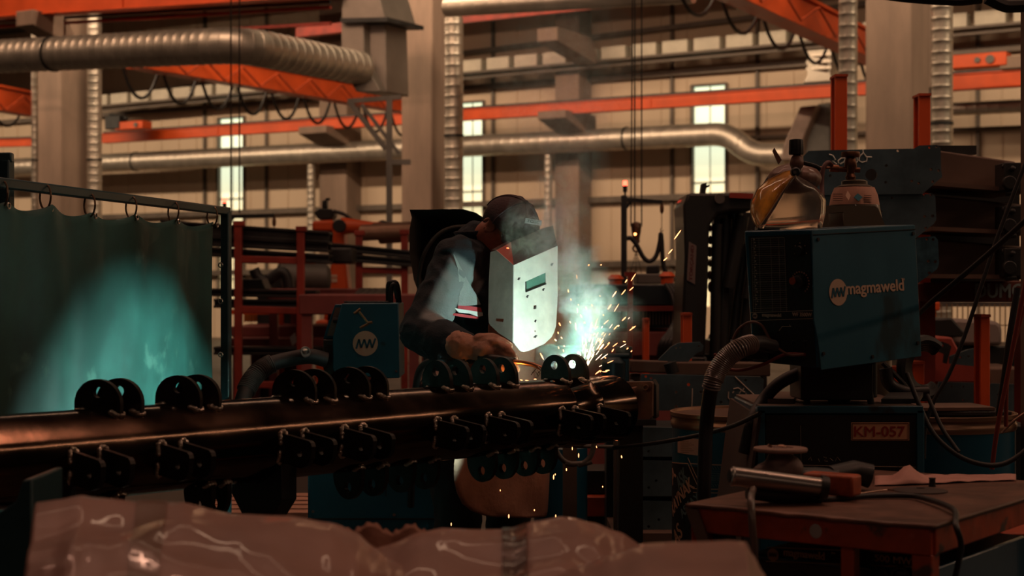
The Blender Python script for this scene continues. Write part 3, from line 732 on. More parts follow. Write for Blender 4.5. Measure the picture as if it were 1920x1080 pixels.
# black column machine
t = thing('column_machine', 'tall black column machine with a vertical lettered plate and leaning pipes', 'machine', Vector((P(1310,0,9).x, 9.2, 0)))
d = 9
BLK = mat('black machine paint', (.014,.015,.014), .45, coat=.1)
mb = MB(); mb.prism(poly_px([(1290,362),(1412,362),(1412,395),(1372,396),(1345,402),(1330,425),(1328,520),(1322,670),(1276,670),(1284,480),(1281,385)], d), Y*.5); q = P(1300, 668, d); mb.box((q.x, d+.25, q.z/2), (.16, .5, q.z)); part(t, 'column', mb, BLK, bevel=.015)
mb = MB(); mb.disc(P(1348, 373, d), .028, -Y, .04); part(t, 'eye_bolt', mb, GREYM)
mb = MB(); mb.prism(poly_px([(1316,345),(1325,343),(1325,348),(1330,346),(1330,350),(1325,352),(1323,362),(1314,362)], d+.1), Y*.08); part(t, 'latch', mb, DARKM)
mb = MB(); mb.prism(poly_px([(1292,453),(1306,461),(1303,533),(1288,525)], d-.008), Y*.008); pl = part(t, 'name_plate', mb, mat('dull plate', (.16,.12,.11), .6))
mb = text_mb('TORÇAND', P(1297.5, 493, d-.0095), Vector((.05,0,1)).normalized(), Vector((-1,0,.05)).normalized(), -Y, width=66/F*d, height=7/F*d); part(pl, 'lettering', mb, mat('dark red print', (.11,.02,.018), .6))
for k, (x0, y0, x1, y1, r) in enumerate(((1345,420,1340,668,.03),(1362,410,1352,668,.035),(1400,430,1372,665,.03),(1392,405,1366,540,.04),(1412,460,1392,668,.028),(1378,400,1380,470,.045),(1425,420,1400,560,.03),(1438,440,1420,640,.03))):
    mb = MB(); mb.tube([P(x0,y0,d+.12+.05*(k%3)), P(x1,y1,d+.12+.05*(k%3))], r, 12); part(t, 'leaning_pipe', mb, BLK)
for k in range(6):
    mb = MB(); mb.ball(P(1331+k%2, 428+k*22, d+.3), (.016, .02, .02+.006*(k%3))); part(t, 'fitting', mb, (CREAM, REDP)[k in (0, 4, 5)])
mb = MB(); mb.beam(P(1368,366,d-.02), P(1412,368,d-.02), .03, .03); part(t, 'red_rail', mb, REDP)
mb = MB(); pbox(mb, 1335, 640, 1440, 670, d+.3, .5); q = P(1390, 670, d); mb.box((q.x, d+.6, q.z/2), (.4,.5,q.z)); part(t, 'foot_box', mb, BLK)
mb = MB(); pbox(mb, 1338, 398, 1450, 672, d+.55, .1); part(t, 'rear_plate', mb, BLK)
t = thing('sheet_cover', 'pale curved sheet cover behind the leaning pipes', 'cover', P(1400, 660, 10.5)); mb = MB(); mb.ball(P(1395,640,10.8), (.25,.2,.14)); part(t, 'shell', mb, GREYM)
# lower right workpieces behind the arc end: plates, clamp stand
d = 6.9
plw = Plane(P(1300,720,d), (-.12,-1,0))
mb = plate_px(plw, [(1202,703),(1204,701),(1425,706),(1432,712),(1428,768),(1200,770),(1196,768)], [(1211,706,2.5),(1221,709,2.5),(1268,735,2.6),(1291,721,3),(1314,735,3),(1268,762,3),(1352,754,3),(1378,761,2.5),(1390,757,2.5),(1398,713,3)], .02)
t = thing('mill_plate', 'long grey plate with bolt holes and chalk scribble behind the blue drum', 'steel plate', P(1310, 770, d))
part(t, 'sheet', mb, PLATE)
for x in (1216, 1420): mb = MB(); q = P(x, 765, d+.03); mb.box((q.x, d+.04, q.z/2), (.05,.05,q.z)); part(t, 'leg', mb, DARKM)
CHALK = mat('chalk', (.42,.36,.30), .9)
def scrib(t, pts, pl, r=.003, m=CHALK):
    mb = MB(); mb.tube([pl.at(x, y, .0115) for x, y in pts], r, 4); part(t, 'chalk_mark', mb, m)
for s_ in ([(1366,734),(1365,745),(1370,751),(1376,748)], [(1375,729),(1384,727),(1390,731),(1386,738)], [(1395,727),(1392,733),(1397,735)], [(1398,737),(1402,748),(1412,745)], [(1408,738),(1414,742)], [(1378,706),(1424,750)], [(1298,728),(1297,768)], [(1376,733),(1374,737)]):
    scrib(t, s_, plw)
mb = MB(); mb.beam(P(1180,686,7.3), P(1252,688,7.3), .08, .055); mb.beam(P(1252,690,7.3), P(1440,692,7.3), .14, .06); q = P(1215,700,7.3)
for x in (1190, 1420): qq = P(x, 700, 7.35); mb.box((qq.x, 7.35, qq.z/2), (.05, .05, qq.z))
t = thing('steel_beam', 'brown steel beam on legs behind the chalk marked grey plate', 'beam', P(1300, 700, 7.3)); part(t, 'rail', mb, BEAMBR, bevel=.006)
mb = MB(); mb.tube([P(1256,680,7.2), P(1262,700,7.2)], .03, 10); part(t, 'clamp', mb, DARKM)
mb = plate_px(Plane(P(1290,660,7.3), (0,-1,0)), [(1234,674),(1258,650),(1272,643),(1312,641),(1319,648),(1317,657),(1306,662),(1290,678),(1286,682),(1238,682)], [(1267,652,1.8),(1275,651,1.8),(1310,649,2)], .02)
solo('bracket_plate', 'grey curved bracket plate with small holes standing on the brown beam', 'steel plate', mb, PLATE)
# low stacked shelves of plates under it
for k, (x0, y0, x1, y1, lab) in enumerate(((1204, 800, 1262, 856, 'uppermost of the grey boxes stacked left of the blue drum'), (1204, 862, 1262, 930, 'middle one of the grey boxes stacked left of the blue drum'), (1204, 938, 1262, 1000, 'lowest of the grey boxes stacked left of the blue drum'))):
    t = thing('steel_block', lab, 'block', P(1232, y1, 6.4), group='grey boxes beside the drum')
    pl = Plane(P(1232, (y0+y1)/2, 6.3), -Y)
    mb = plate_px(pl, [(x0-30,y0),(x1,y0+2),(x1+40,y0+2),(x1+40,y1),(x0-30,y1)], [(1225+k*5, (y0+y1)/2+5, 2.5), (1216, (y0+y1)/2+18, 2.5)], .012); part(t, 'front_plate', mb, PLATE)
    mb = MB(); pbox(mb, x0-30, y0+2, x1+40, y1, 6.35, .35); part(t, 'body', mb, DARKM)
mb = MB(); q = P(1232, 1000, 6.3); pbox(mb, 1150, 1000, 1310, 1030, 6.2, .6); mb.box((q.x, 6.5, .12), (.5,.5,.24)); solo('pallet', 'reddish wooden pallet under the grey boxes', 'pallet', mb, BEAMBR)
# ================================================================== right: stack of plates and beams
plr = Plane(P(1640,320,6.7), (-.10,-1,0))
t = thing('mill_plate', 'large blue grey plate with round hole and chalk digits on top of the stack', 'steel plate', P(1640, 365, 6.6))
mb = plate_px(plr, [(1506,293),(1516,283),(1640,280),(1713,279),(1723,273),(1756,272),(1763,278),(1764,320),(1766,332),(1729,364),(1508,366)],
    [(1633,328,11),(1683,283,2.6),(1661,311,2.8),(1660,342,2.6),(1709,340,2.6),(1722,344,2.6),(1745,318,2.8),(1759,320,2.6),(1748,341,2.8),(1742,277,2.3),(1755,276,2),(1556,330,2.5)], .02)
part(t, 'sheet', mb, PLATE)
for s_ in ([(1554,290),(1561,292),(1566,300),(1560,302),(1568,308)], [(1572,307),(1571,302),(1577,297),(1584,297),(1582,304),(1575,308)], [(1606,295),(1607,303),(1600,309)], [(1618,287),(1611,294),(1610,302),(1616,305),(1624,303),(1625,296),(1618,287),(1617,280)], [(1624,295),(1634,295)]):
    scrib(t, s_, plr, .003, mat('white chalk', (.7,.7,.62), .9))
plr2 = Plane(P(1700,405,6.7), (-.10,-1,0))
t = thing('mill_plate', 'blue grey plate with bolt holes, second in the stack, behind the gas cylinder', 'steel plate', P(1700, 450, 6.75))
part(t, 'sheet', plate_px(plr2, [(1500,366),(1748,364),(1753,368),(1755,412),(1750,420),(1700,460),(1500,462)], [(1672,371,2.6),(1732,365,2),(1745,365,2.6),(1733,406,2.8),(1748,405,3),(1735,428,2.6),(1651,397,2.6)], .02), PLATE)
plr3 = Plane(P(1730,480,6.7), (-.10,-1,0))
t = thing('mill_plate', 'blue plate end with bolt holes, lowest in the stack, right of the wire feeder', 'steel plate', P(1730, 530, 6.9))
part(t, 'sheet', plate_px(plr3, [(1640,464),(1702,464),(1722,445),(1752,443),(1758,450),(1760,495),(1756,505),(1722,530),(1640,560)], [(1737,449,2.6),(1749,449,2.6),(1740,490,2.8),(1753,491,3),(1742,512,3)], .02), mat('blue plate', (.05,.12,.16), .4, .5, var=.4, vs=14))
for k, (pts, lab) in enumerate((([(1740,279),(1905,303),(1918,362),(1740,348)], 'uppermost brown steel beam of the stack at the right edge'), ([(1740,366),(1918,383),(1918,440),(1740,432)], 'middle brown steel beam of the stack at the right edge'), ([(1740,448),(1918,462),(1918,522),(1740,520)], 'lowest brown steel beam of the stack at the right edge'))):
    t = thing('box_beam', lab, 'beam', P(1830, 520-100*(2-k), 7.1), group='brown beams stacked at the right')
    mb = MB(); mb.prism(poly_px(pts, 7.05), Y*.45); part(t, 'web', mb, BEAMBR, bevel=.008)
    mb = MB(); a, b = P(1740, pts[-1][1], 7.0), P(1918, pts[-2][1], 7.0); mb.beam(a+Z*.005, b+Z*.005, .15, .018); part(t, 'lower_flange', mb, BEAMBR)
    x, y = pts[1]
    mb = MB(); mb.box(P(1898, y+30, 6.92), (.11, .14, .12)); mb.tube([P(1880,y+8,6.88), P(1893,y+14,6.86), P(1900,y+45,6.88)], .014, 8); mb.ball(P(1899, y-1+14, 6.84), .012); mb.tube([P(1885,y+60,6.86), P(1905,y+58,6.86)], .012, 8); mb.lathe([(.03,0),(.03,.03)], P(1890,y+40,6.86), -Y, 12)
    part(t, 'clamp_fitting', mb, BLK, bevel=.004)
mb = MB(); mb.prism(poly_px([(1516,292),(1740,290),(1912,330),(1912,560),(1516,560)], 7.62), Y*.05); solo('gap_shade', 'dark sheet added behind the brown beams at the right to blacken the gaps', 'board', mb, BLK)  # added sheet that paints the shade seen through gaps and holes
mb = MB(); mb.beam(P(1755,282,7.2), P(1828,282,7.2), .05, .04); solo('flat_bar', 'short dark bar lying on top of the uppermost brown beam', 'bar', mb, DARKM)
mb = MB(); mb.prism(poly_px([(1640,532),(1925,526),(1925,566),(1640,566)], 7.2), Y*.6)
t = thing('trestle', 'red brown trestle with large grey letters under the stacked beams', 'trestle', P(1790, 566, 7.5)); part(t, 'beam', mb, mat('red brown paint', (.14,.035,.02), .5, var=.2), bevel=.006)
part(t, 'lettering', text_mb('DUMO', P(1875, 545, 7.19), X, Z, -Y, width=92/F*7.2, height=26/F*7.2), mat('faded grey print', (.24,.32,.32), .6))
mb = MB(); q0 = P(1630,600,6.66); q1 = P(1722,561,6.66); mb.box(((q0.x+q1.x)/2, 6.95, (q0.z+q1.z)/2), (q1.x-q0.x, .6, q1.z-q0.z)); part(t, 'cross_beam', mb, REDP)
for x in (1745, 1660): mb = MB(); q = P(x, 560, 7.4); mb.box((q.x, 7.5, q.z/2), (.07,.1,q.z)); part(t, 'leg', mb, REDP)
q = P(1935, 560, 7.4); mb = MB(); mb.box((q.x, 7.5, q.z/2), (.07,.1,q.z)); part(t, 'leg', mb, REDP)
# red machine, grid fence behind
t = thing('mesh_fence', 'dark mesh fence behind the red machine at the right', 'fence', P(1830, 680, 12))
mb = MB(); pbox(mb, 1730, 566, 1990, 575, 12, .04); pbox(mb, 1730, 770, 1990, 776, 12, .04)
for x in (1735, 1985): q = P(x, 566, 12); mb.box((q.x, 12, q.z/2), (.05,.05,q.z))
part(t, 'frame', mb, GREYM)
mb = MB()
for k in range(26): mb.beam(P(1735+k*10, 570, 12), P(1735+k*10, 775, 12), .008, .008)
for k in range(5): mb.beam(P(1730, 610+k*35, 12), P(1990, 610+k*35, 12), .008, .008)
part(t, 'wire_mesh', mb, mat('tan wire', (.22,.14,.07), .5))
mb = MB(); pbox(mb, 1743, 566, 1763, 583, 11.5, .3); q = P(1753, 583, 11.5); mb.box((q.x, 11.65, q.z/2), (.05,.2,q.z+.01)); solo('amber_box', 'small amber box glowing dully right of the wire feeder', 'box', mb, ORANGE, bevel=.01)
t = thing('machine_hood', 'pale grey rounded machine hood above the red machine at the right', 'machine', P(1835, 650, 9))
mb = MB(); mb.prism(poly_px([(1790,597),(1870,602),(1880,612),(1880,648),(1800,648),(1760,640)], 9.2), Y*.8); part(t, 'cover', mb, mat('pale grey enamel', (.24,.20,.18), .5), bevel=.05)
mb = MB(); mb.prism(poly_px([(1735,598),(1785,596),(1812,625),(1812,632),(1735,632)], 9.0), Y*.6); q = P(1830,648,9.3); mb.box((q.x, 9.6, q.z/2), (.8,.7,q.z)); part(t, 'dark_body', mb, BLK, bevel=.02)
t = thing('red_machine', 'red machine with grey lever and perforated plates between the feeder and the orange post', 'machine', P(1780, 720, 8.2))
mb = MB(); mb.prism(poly_px([(1728,632),(1785,632),(1800,660),(1838,690),(1838,718),(1728,718)], 8.3), Y*.5); q = P(1785, 715, 8.3); mb.box((q.x, 8.6, q.z/2), (.3,.5,q.z)); part(t, 'body', mb, mat('machine red', (.30,.045,.03), .5, var=.15), bevel=.01)
mb = plate_px(Plane(P(1770,655,8.2), -Y), [(1757,648),(1765,640),(1778,645),(1783,650),(1774,682),(1768,680),(1770,664),(1760,660)], [(1767,648,2.5)], .02); part(t, 'lever', mb, DARKM)
mb = plate_px(Plane(P(1800,672,8.15), -Y), [(1780,668),(1815,655),(1838,652),(1838,688),(1780,682)], [(1800,670,2),(1815,668,2),(1826,662,2)], .02); part(t, 'side_plate', mb, PLATE)
plq = Plane(P(1800,735,7.9), -Y)
t = thing('mill_plate', 'grey perforated plate standing above the right blue drum', 'steel plate', P(1790, 765, 7.9))
part(t, 'sheet', plate_px(plq, [(1760,716),(1838,718),(1900,720),(1900,772),(1745,772)], [(1783,725,1.8),(1805,725,1.8),(1828,726,1.8),(1805,750,1.8),(1812,757,2.5),(1870,740,2)], .02), PLATE)
for x in (1765, 1885): mb = MB(); q = P(x, 768, 7.94); mb.box((q.x, 7.94, q.z/2), (.05,.05,q.z)); part(t, 'leg', mb, DARKM)
t = thing('white_bin', 'pale crate front behind the orange post at the right', 'bin', P(1875, 660, 8.6))
mb = MB(); pbox(mb, 1855, 690, 1925, 724, 8.5, .5); part(t, 'front', mb, BEAMBR, bevel=.01); mb = MB(); q = P(1890, 724, 8.5); mb.box((q.x, 8.75, q.z/2), (.16,.4,q.z)); part(t, 'base', mb, BLK)
# blue cabinet seen under the pipe between apron and clamp stand
# ================================================================== the pipe with lugs
U = Vector((.674, .738, 0)).normalized(); NC = Vector((.738, -.674, 0)).normalized()
C0 = Vector(((1100-CX)/F*5.0, 5.0, .917)); RP = .105
def axis_t(px, off=Vector((0,0,0))):
    k = (px-CX)/F; q = C0+off
    return (k*q.y-q.x)/(U.x-k*U.y)
PIPEM = mat('dark mill scale pipe', (.10,.06,.04), .12, 1.0, var=.3, vs=5, bump=.06, bs=9, stretch=(1,1,1.4), coat=.1)
LUGM = mat('flame cut lug steel', (.030,.024,.021), .38, .7, var=.3, vs=14, bump=.15, bs=40)
BEAD = mat('bright weld bead', (.60,.52,.43), .28, .9, bump=.3, bs=120)
tE = axis_t(1150, Z*0)
tS = axis_t(0)-1.2
tp = thing('steel_pipe', 'long dark steel pipe studded with rows of welded half round lugs', 'pipe', C0-Z*RP)
mb = MB()
rings = [(tS, RP)]
st = [axis_t(x) for x in (1036, 1085)]
for q in st: rings += [(q-.004, RP), (q, RP*1.012), (q+.004, RP)]
rings += [(tE-.006, RP), (tE, RP-.006), (tE, RP-.018), (tE-.3, RP-.018)]
vs = []
for (q, r) in rings: vs.append([C0+U*q+(Z*cos(2*pi*k/72)+NC*sin(2*pi*k/72))*r for k in range(72)])
mb.loft(vs, False); part(tp, 'shell', mb, PIPEM, smooth=30)
mb = MB(); mb.lathe([(RP-.018, 0), (RP-.018, -.01)], C0+U*(tE-.25), U, 48); part(tp, 'inner_disc', mb, LUGM)
def arc_outline(w, h, hole_y, n=18, fl=0):
    pts = [(-w/2, -.012)]
    pts += [(-w/2*cos(pi*k/n), .012+(h-.012)*sin(pi*k/n)) for k in range(n+1)]
    pts += [(w/2, -.012)]
    if fl: pts = [p for p in pts if not (p[0] < -w*.2 and p[1] > h*.3)]
    return pts
NL = 0
def lug(px, phi, w=.118, h=.092, fl=0, hole=.013, lean=0.0, offpx=0):
    """half round plate standing on the pipe, at angle phi from the top towards the camera"""
    global NL
    if 60 < phi < 120: w, h = .072, .115
    elif px < 720 and phi < 60: w, h, lean = .124, .068, -.42
    else: w, h = .112, .074
    ph = radians(phi); R_ = Z*cos(ph)+NC*sin(ph); T_ = NC*cos(ph)-Z*sin(ph)
    t_ = axis_t(px, R_*(RP+.03)); o = C0+U*t_+R_*RP
    n = (U+T_*lean).normalized(); tt = (T_-n*T_.dot(n)).normalized()
    if 60 < phi < 120:
        ol = [(-w/2,-.012),(-w/2,h-.012),(-w/2+.004,h-.004),(-w/2+.012,h),(w/2-.03,h),(w/2-.01,h-.012),(w/2,h-.035),(w/2,-.012)]; hy = h*.62
    else: ol = arc_outline(w, h, 0, fl=fl); hy = h*.56
    mb = plate_mb(ol, [(0, hy, hole)], .013, o, tt, R_, n)
    lg = part(tp, 'lug', mb, LUGM, smooth=25, bevel=.0015)
    # end blob where the bead wraps the plate corner
    for s2 in (-1, 1):
        bd = MB()
        tt = (T_-n*T_.dot(n)).normalized()
        for k in range(14):
            u = s2*(w*.5+.004-.030*(k//2)/6.5); side = (-1 if k % 2 else 1); pp = o+tt*u+n*(side*(.0085 if k > 1 else .003))
            ax_ = (pp-C0).dot(U); cc_ = C0+U*ax_; rad_ = (pp-cc_).normalized(); pp = cc_+rad_*(RP+.0015)
            bd.ball(pp, (.0062+.0025*random.random(), .0055+.001*random.random(), .0045+.0035*random.random()), tt, n, rad_, 8, 6)
        part(lg, 'weld_bead', bd, BEAD)
    NL += 1
TOPX = [(186, 0), (226, 0), (336, 0), (372, 0), (553, 0), (590, 0), (655, 0), (689, 0), (820, 0), (857, 0), (908, 0), (943, 0), (1042, 0), (1076, 0)]
for px, _ in TOPX: lug(px, 3 if px < 720 else -3)
for px in (152, 207, 317, 358, 545, 586, 660, 695, 835, 866, 930, 955, 1068, 1092, 1139): lug(px, 97, hole=.010)
for px in (105, 205, 375, 405, 655, 700, 752, 797, 905, 945, 985, 1018): lug(px, 176, h=.10, hole=.014)
# supports under the pipe
for k, (px, lab) in enumerate(((480, 'dark tripod pipe stand under the middle of the long pipe'), (60, 'dark pipe stand under the near end of the long pipe at the left'))):
    q = C0+U*axis_t(px); t = thing('pipe_stand', lab, 'pipe stand', (q.x, q.y, 0), group='pipe stands')
    mb = MB(); c = Vector((q.x, q.y, .917-RP))
    mb.prism([c+NC*u+Z*v for u, v in [(-.10,.07),(-.02,.0),(.02,.0),(.10,.07),(.10,-.04),(.03,-.12),(-.03,-.12),(-.10,-.04)]], U*.05); part(t, 'v_saddle', mb, BLACKP, bevel=.003)
    mb = MB(); mb.tube([c-Z*.1, Vector((q.x, q.y, .25))], .028, 14); part(t, 'column', mb, DARKM)
    for a in (20, 140, 260):
        mb = MB(); e = Vector((q.x+.32*cos(radians(a)), q.y+.32*sin(radians(a)), .02)); mb.beam(Vector((q.x, q.y, .42)), e, .035, .035); part(t, 'leg', mb, DARKM)
# clamp stand at the pipe end
q = C0+U*(tE+.09); t = thing('clamp_stand', 'brown clamp head with two bright bolts on a dark post at the pipe end', 'stand', (P(1190,0,5.45).x, 5.5, 0))
d = 5.4; pl = Plane(P(1195, 755, d), (-.25,-1,0))
RUST = mat('rust brown steel', (.13,.065,.045), .5, .5, var=.35, vs=8, bump=.1)
part(t, 'clamp_plate', plate_px(pl, [(1163,719),(1168,716),(1222,715),(1225,718),(1224,781),(1215,788),(1164,788)], [(1166+2,724,2.2),(1214,725,2.2)], .05), RUST, bevel=.003)
mb = MB(); mb.prism([pl.at(x,y,.045) for x, y in [(1180,727),(1200,722),(1192,752),(1186,785),(1172,785),(1172,745)]], pl.n*.02); part(t, 'rib', mb, RUST, bevel=.006)
mb = MB(); mb.prism([pl.at(x,y,-.02) for x, y in [(1222,712),(1229,724),(1229,785),(1222,788)]], -pl.n*.06); part(t, 'side_plate', mb, DARKM, bevel=.003)
for x, y in ((1167,724),(1214,725)):
    mb = MB(); mb.lathe([(.0095,0),(.0095,.018),(.006,.018),(.006,.006)], pl.at(x,y,.026), pl.n, 14); part(t, 'bolt', mb, BRZ)
mb = MB(); q0 = P(1160,788,d); q1 = P(1206,788,d); mb.box(((q0.x+q1.x)/2, d+.05, (q0.z)/2), (q1.x-q0.x, .09, q0.z)); part(t, 'post', mb, BLK, bevel=.004)
mb = MB(); q0 = P(1153,788,d+.2); q1 = P(1161,788,d+.2); mb.box(((q0.x+q1.x)/2, d+.2, (q0.z)/2), (q1.x-q0.x+.01, .03, q0.z)); mb.box((P(1180,0,d).x, d+.05, .015), (.36,.36,.03)); part(t, 'rear_post', mb, GREYM, bevel=.002)
mb = MB(); mb.beam(P(1150,790,d), P(1228,790,d), .10, .02); part(t, 'ledge', mb, BLK)
# ================================================================== blue wire feeder behind the pipe
t = thing('wire_feeder', 'blue wire feeder with round zigzag badge standing behind the pipe left of the welder', 'wire feeder', (P(690,0,6.2).x, 6.3, .62))
d = 6.15; pl = Plane(P(690, 640, d), (0,-1,0))
mb = MB(); mb.prism(poly_px([(641,569),(747,568),(748,619),(749,709),(713,710),(626,698),(624,690),(624,634)], d), Y*.30); part(t, 'side_panel', mb, BLUEM, bevel=.004)
mb = MB(); mb.prism(poly_px([(628,571),(650,571),(628,634),(606,636),(611,618)], d+.05), Y*.22); part(t, 'sloped_front', mb, BLUED, bevel=.003)
mb = MB(); mb.prism(poly_px([(629,577),(644,577),(627,630),(613,630)], d+.03), Y*.01); part(t, 'front_panel', mb, mat('dull brown panel', (.14,.08,.06), .5))
mb = MB(); mb.tube([P(625,600,d+.02), P(637,601,d+.02)], .01, 8); part(t, 'socket', mb, BLACKP)
mb = MB(); mb.prism(poly_px([(606,637),(626,637),(626,700),(612,712),(606,690)], d+.02), Y*.22); part(t, 'lower_front', mb, BLK, bevel=.003)
mb = MB(); mb.disc(P(685,644,d-.0005), 23.5/F*d, -Y, .0015, 40); bd = part(t, 'badge', mb, CREAM)
def mw(t, c, w, h, x, y, n, m, th=None):
    """zigzag monogram"""
    c = Vector(c); th = th or w*.095
    ps = [(-.5,-.5),(-.36,.42),(-.24,-.42),(-.08,.42),(.06,-.42),(.2,.42),(.33,-.42),(.5,.5)]
    mb = MB()
    for i in range(len(ps)-1):
        a = c+x*ps[i][0]*w+y*ps[i][1]*h; b = c+x*ps[i+1][0]*w+y*ps[i+1][1]*h; mb.beam(a, b, th, .0012, n)
    part(t, 'monogram', mb, m)
mw(bd, P(686,644,d-.0026), 36/F*d, 19/F*d, X, Z, -Y, BLUEM)
mb = MB()
for a in ([(664,588),(676,579)], [(664,588),(673,583)], [(673,584),(690,606)], [(675,615),(690,607)], [(688,606),(698,604)]): mb.tube([P(a[0][0],a[0][1],d-.03), P(a[1][0],a[1][1],d-.03)], .005, 8)
part(t, 'latch_handle', mb, mat('tan brass', (.30,.20,.11), .35, .8))
for x, y in ((630,699),(743,696)): mb = MB(); mb.disc(P(x,y,d), .005, -Y, .004, 10); part(t, 'screw', mb, STEELB)
for k in range(14):
    pass
mb = MB(); mb.tube(smooth_path([P(729,568,d+.15), P(729,535,d+.15), P(736,530,d+.15), P(744,535,d+.15), P(748,568,d+.15)], 5), .012, 10); mb.tube(smooth_path([P(733,568,d+.1), P(734,540,d+.1), P(740,535,d+.1), P(745,560,d+.1)], 5), .009, 8); part(t, 'carry_handle', mb, RUBBER)
mb = MB()
for k in range(9): mb.torus(P(655+k*9, 566, d+.12), .018, .004, Z, 12, 5)
part(t, 'chain_links', mb, DARKM)
mb = MB(); mb.tube(smooth_path([P(612,675,d), P(580,668,d-.02), P(540,674,d-.02), P(505,684,d-.05), P(480,702,d-.1), P(462,730,d-.15), P(450,775,d-.2), P(440,860,d-.2)], 8), .030, 14)
th_ = thing('torch_hose', 'thick black torch hose with ribbed sleeve leaving the blue wire feeder', 'hose', P(470, 740, d)); part(th_, 'hose', mb, mat('matt black hose', (.006,.006,.006), .6))
pts = smooth_path([P(510,682,d-.05), P(497,688,d-.06), P(483,699,d-.1), P(471,714,d-.12), P(460,735,d-.15)], 7)
mb = MB()
for k in range(len(pts)-1): mb.torus(pts[k], .034, .004, pts[k+1]-pts[k], 18, 6)
part(th_, 'ribbed_sleeve', mb, mat('grey ribbed sleeve', (.03,.028,.026), .4))
mb = MB(); mb.tube([P(573,668,d-.05), P(572,655,d-.06)], .014, 12); mb.torus(P(573,660,d-.07), .017, .005, Vector((.3,-1,.3)), 16, 6); part(th_, 'hose_coupling', mb, STEELB)
# base cabinet of that feeder
t = thing('power_source', 'large blue power source cabinet on the floor below the pipe', 'power source', (P(700,0,6.0).x, 6.25, 0))
d = 5.95; a = P(577,870,d); b = P(822,1000,d)
mb = MB(); mb.box(((a.x+b.x)/2, d+.3, (.62+.13)/2+.05), (b.x-a.x, .6, .50)); part(t, 'cabinet', mb, BLUEM, bevel=.006)
zz = P(700, 973, d).z
mb = MB(); mb.box(((a.x+b.x)/2, d+.299, zz), (b.x-a.x+.002, .604, .006)); part(t, 'panel_seam', mb, BLACKP)
mb = MB(); mb.box((P(724,0,d).x, d-.001, P(724,918,d).z), (.003, .004, .05)); part(t, 'door_slot', mb, BLACKP)
for x, y in ((587,959),(739,965)): mb = MB(); mb.disc(P(x,y,d), .006, -Y, .004, 10); part(t, 'screw', mb, STEELB)
for x in (a.x+.06, b.x-.06):
    mb = MB(); mb.lathe([(.05,-.015),(.05,.015)], (x, d+.1, .05), X, 20); part(t, 'wheel', mb, RUBBER)
    mb = MB(); mb.lathe([(.05,-.015),(.05,.015)], (x, d+.5, .05), X, 20); part(t, 'wheel', mb, RUBBER)
# wooden pallet bits behind, left of the cabinet
t = thing('wooden_pallet', 'pale wooden pallet on the floor behind the pipe, left of the blue cabinet', 'pallet', (P(505,0,7).x, 7.2, 0))
WOOD = mat('pallet wood', (.42,.22,.15), .8, var=.25, vs=6, stretch=(1,6,6))
for k in range(5): mb = MB(); mb.box((P(505,0,7).x, 6.95+.14*k, .32), (.62,.10,.022)); part(t, 'deck_board', mb, WOOD)
for k in range(3): mb = MB(); mb.box((P(505,0,7).x-.25+.25*k, 7.2, .16), (.09,.66,.30)); part(t, 'block', mb, WOOD)
# ================================================================== extraction hood behind the welder
t = thing('extraction_hood', 'black flared fume extraction hood on an arm behind the back of the welder', 'fume hood', (P(850,0,6.4).x, 6.5, 0))
HOOD = mat('dark hood plastic', (.035,.033,.028), .5, coat=.1)
d = 6.2
out = [(768,393),(800,393),(835,392),(868,392),(893,399),(912,412),(930,440),(930,560),(900,600),(830,600),(790,562),(776,525),(768,475),(768,430),(772,408)]
inn = [(786,412),(810,407),(840,404),(868,405),(890,412),(905,428),(918,450),(918,550),(892,585),(832,585),(800,550),(786,515),(779,475),(780,440),(784,425)]
r0 = poly_px(out, d); r1 = [p+Y*.03+(P(850,490,d)-p)*.03 for p in r0]
mid = poly_px(inn, d+.10)
cen = P(852, 490, d+.45)
mb = MB()
back = [cen+(p-P(850,490,d))*.35 for p in r0]
mb.loft([r0, r1, [p+Y*.18 for p in mid], back], False)
mb.loft([[p-Y*.004 for p in r0], poly_px(inn, d+.04), [cen+(p-P(850,490,d))*.33-Y*.01 for p in r0]], False)
part(t, 'flared_mouth', mb, HOOD, smooth=30)
rng = []
mb = MB(); mb.tube(smooth_path([P(786,560,d-.02), P(786,515,d-.02), P(796,475,d-.03), P(818,443,d-.03), P(845,428,d-.03), P(880,424,d-.03)]), .008, 8); part(t, 'inner_rim', mb, HOOD)
dome = MB(); dome.ball(P(870,515,d+.14), (.19,.16,.19)); part(t, 'inner_dome', dome, BLK)
mb = MB(); mb.tube(smooth_path([cen, cen+Y*.25-Z*.1, cen+Y*.35-Z*.5, Vector((cen.x, cen.y+.35, 0))]), .075, 16); part(t, 'arm', mb, RUBBER)
# ================================================================== the welder
f = Vector((.74,-.67,0)).normalized(); r = Vector((-.67,-.74,0)).normalized()
SKIN = mat('skin', (.36,.13,.08), .5, var=.12, vs=30, bump=.05, bs=90)
NAVY = mat('dark navy workwear', (.011,.019,.026), .85, var=.2, vs=8, bump=.25, bs=160)
GREYS = mat('grey sleeve cloth', (.20,.235,.25), .9, var=.15, vs=9, bump=.3, bs=200)
TROU = mat('dark trousers', (.010,.011,.013), .9)
LEATH = mat('brown leather glove', (.40,.19,.12), .6, var=.25, vs=18, bump=.25, bs=70)
APR = mat('tan split leather apron', (.30,.15,.105), .75, var=.2, vs=7, bump=.25, bs=60)
HIP = Vector((-.17, 5.68, .93)); SCn = Vector((-.115, 5.60, 1.43))
SHR = P(858, 492, 5.46); ELB = P(790, 622, 5.33); WR = P(884, 652, 5.15)
SHL = SCn-r*.17+Z*-.03; ELBL = P(965, 610, 5.78); WRL = P(980, 575, 5.58)
HD_ = Vector((-.008, 5.535, 1.515))
body = MB()
body.caps(HIP, .12, SCn-Z*.12, .13); body.caps(HIP+r*.09, .10, HIP-r*.09, .10); body.caps(SHR, .055, SHL, .055)
NB = P(900, 446, 5.57)
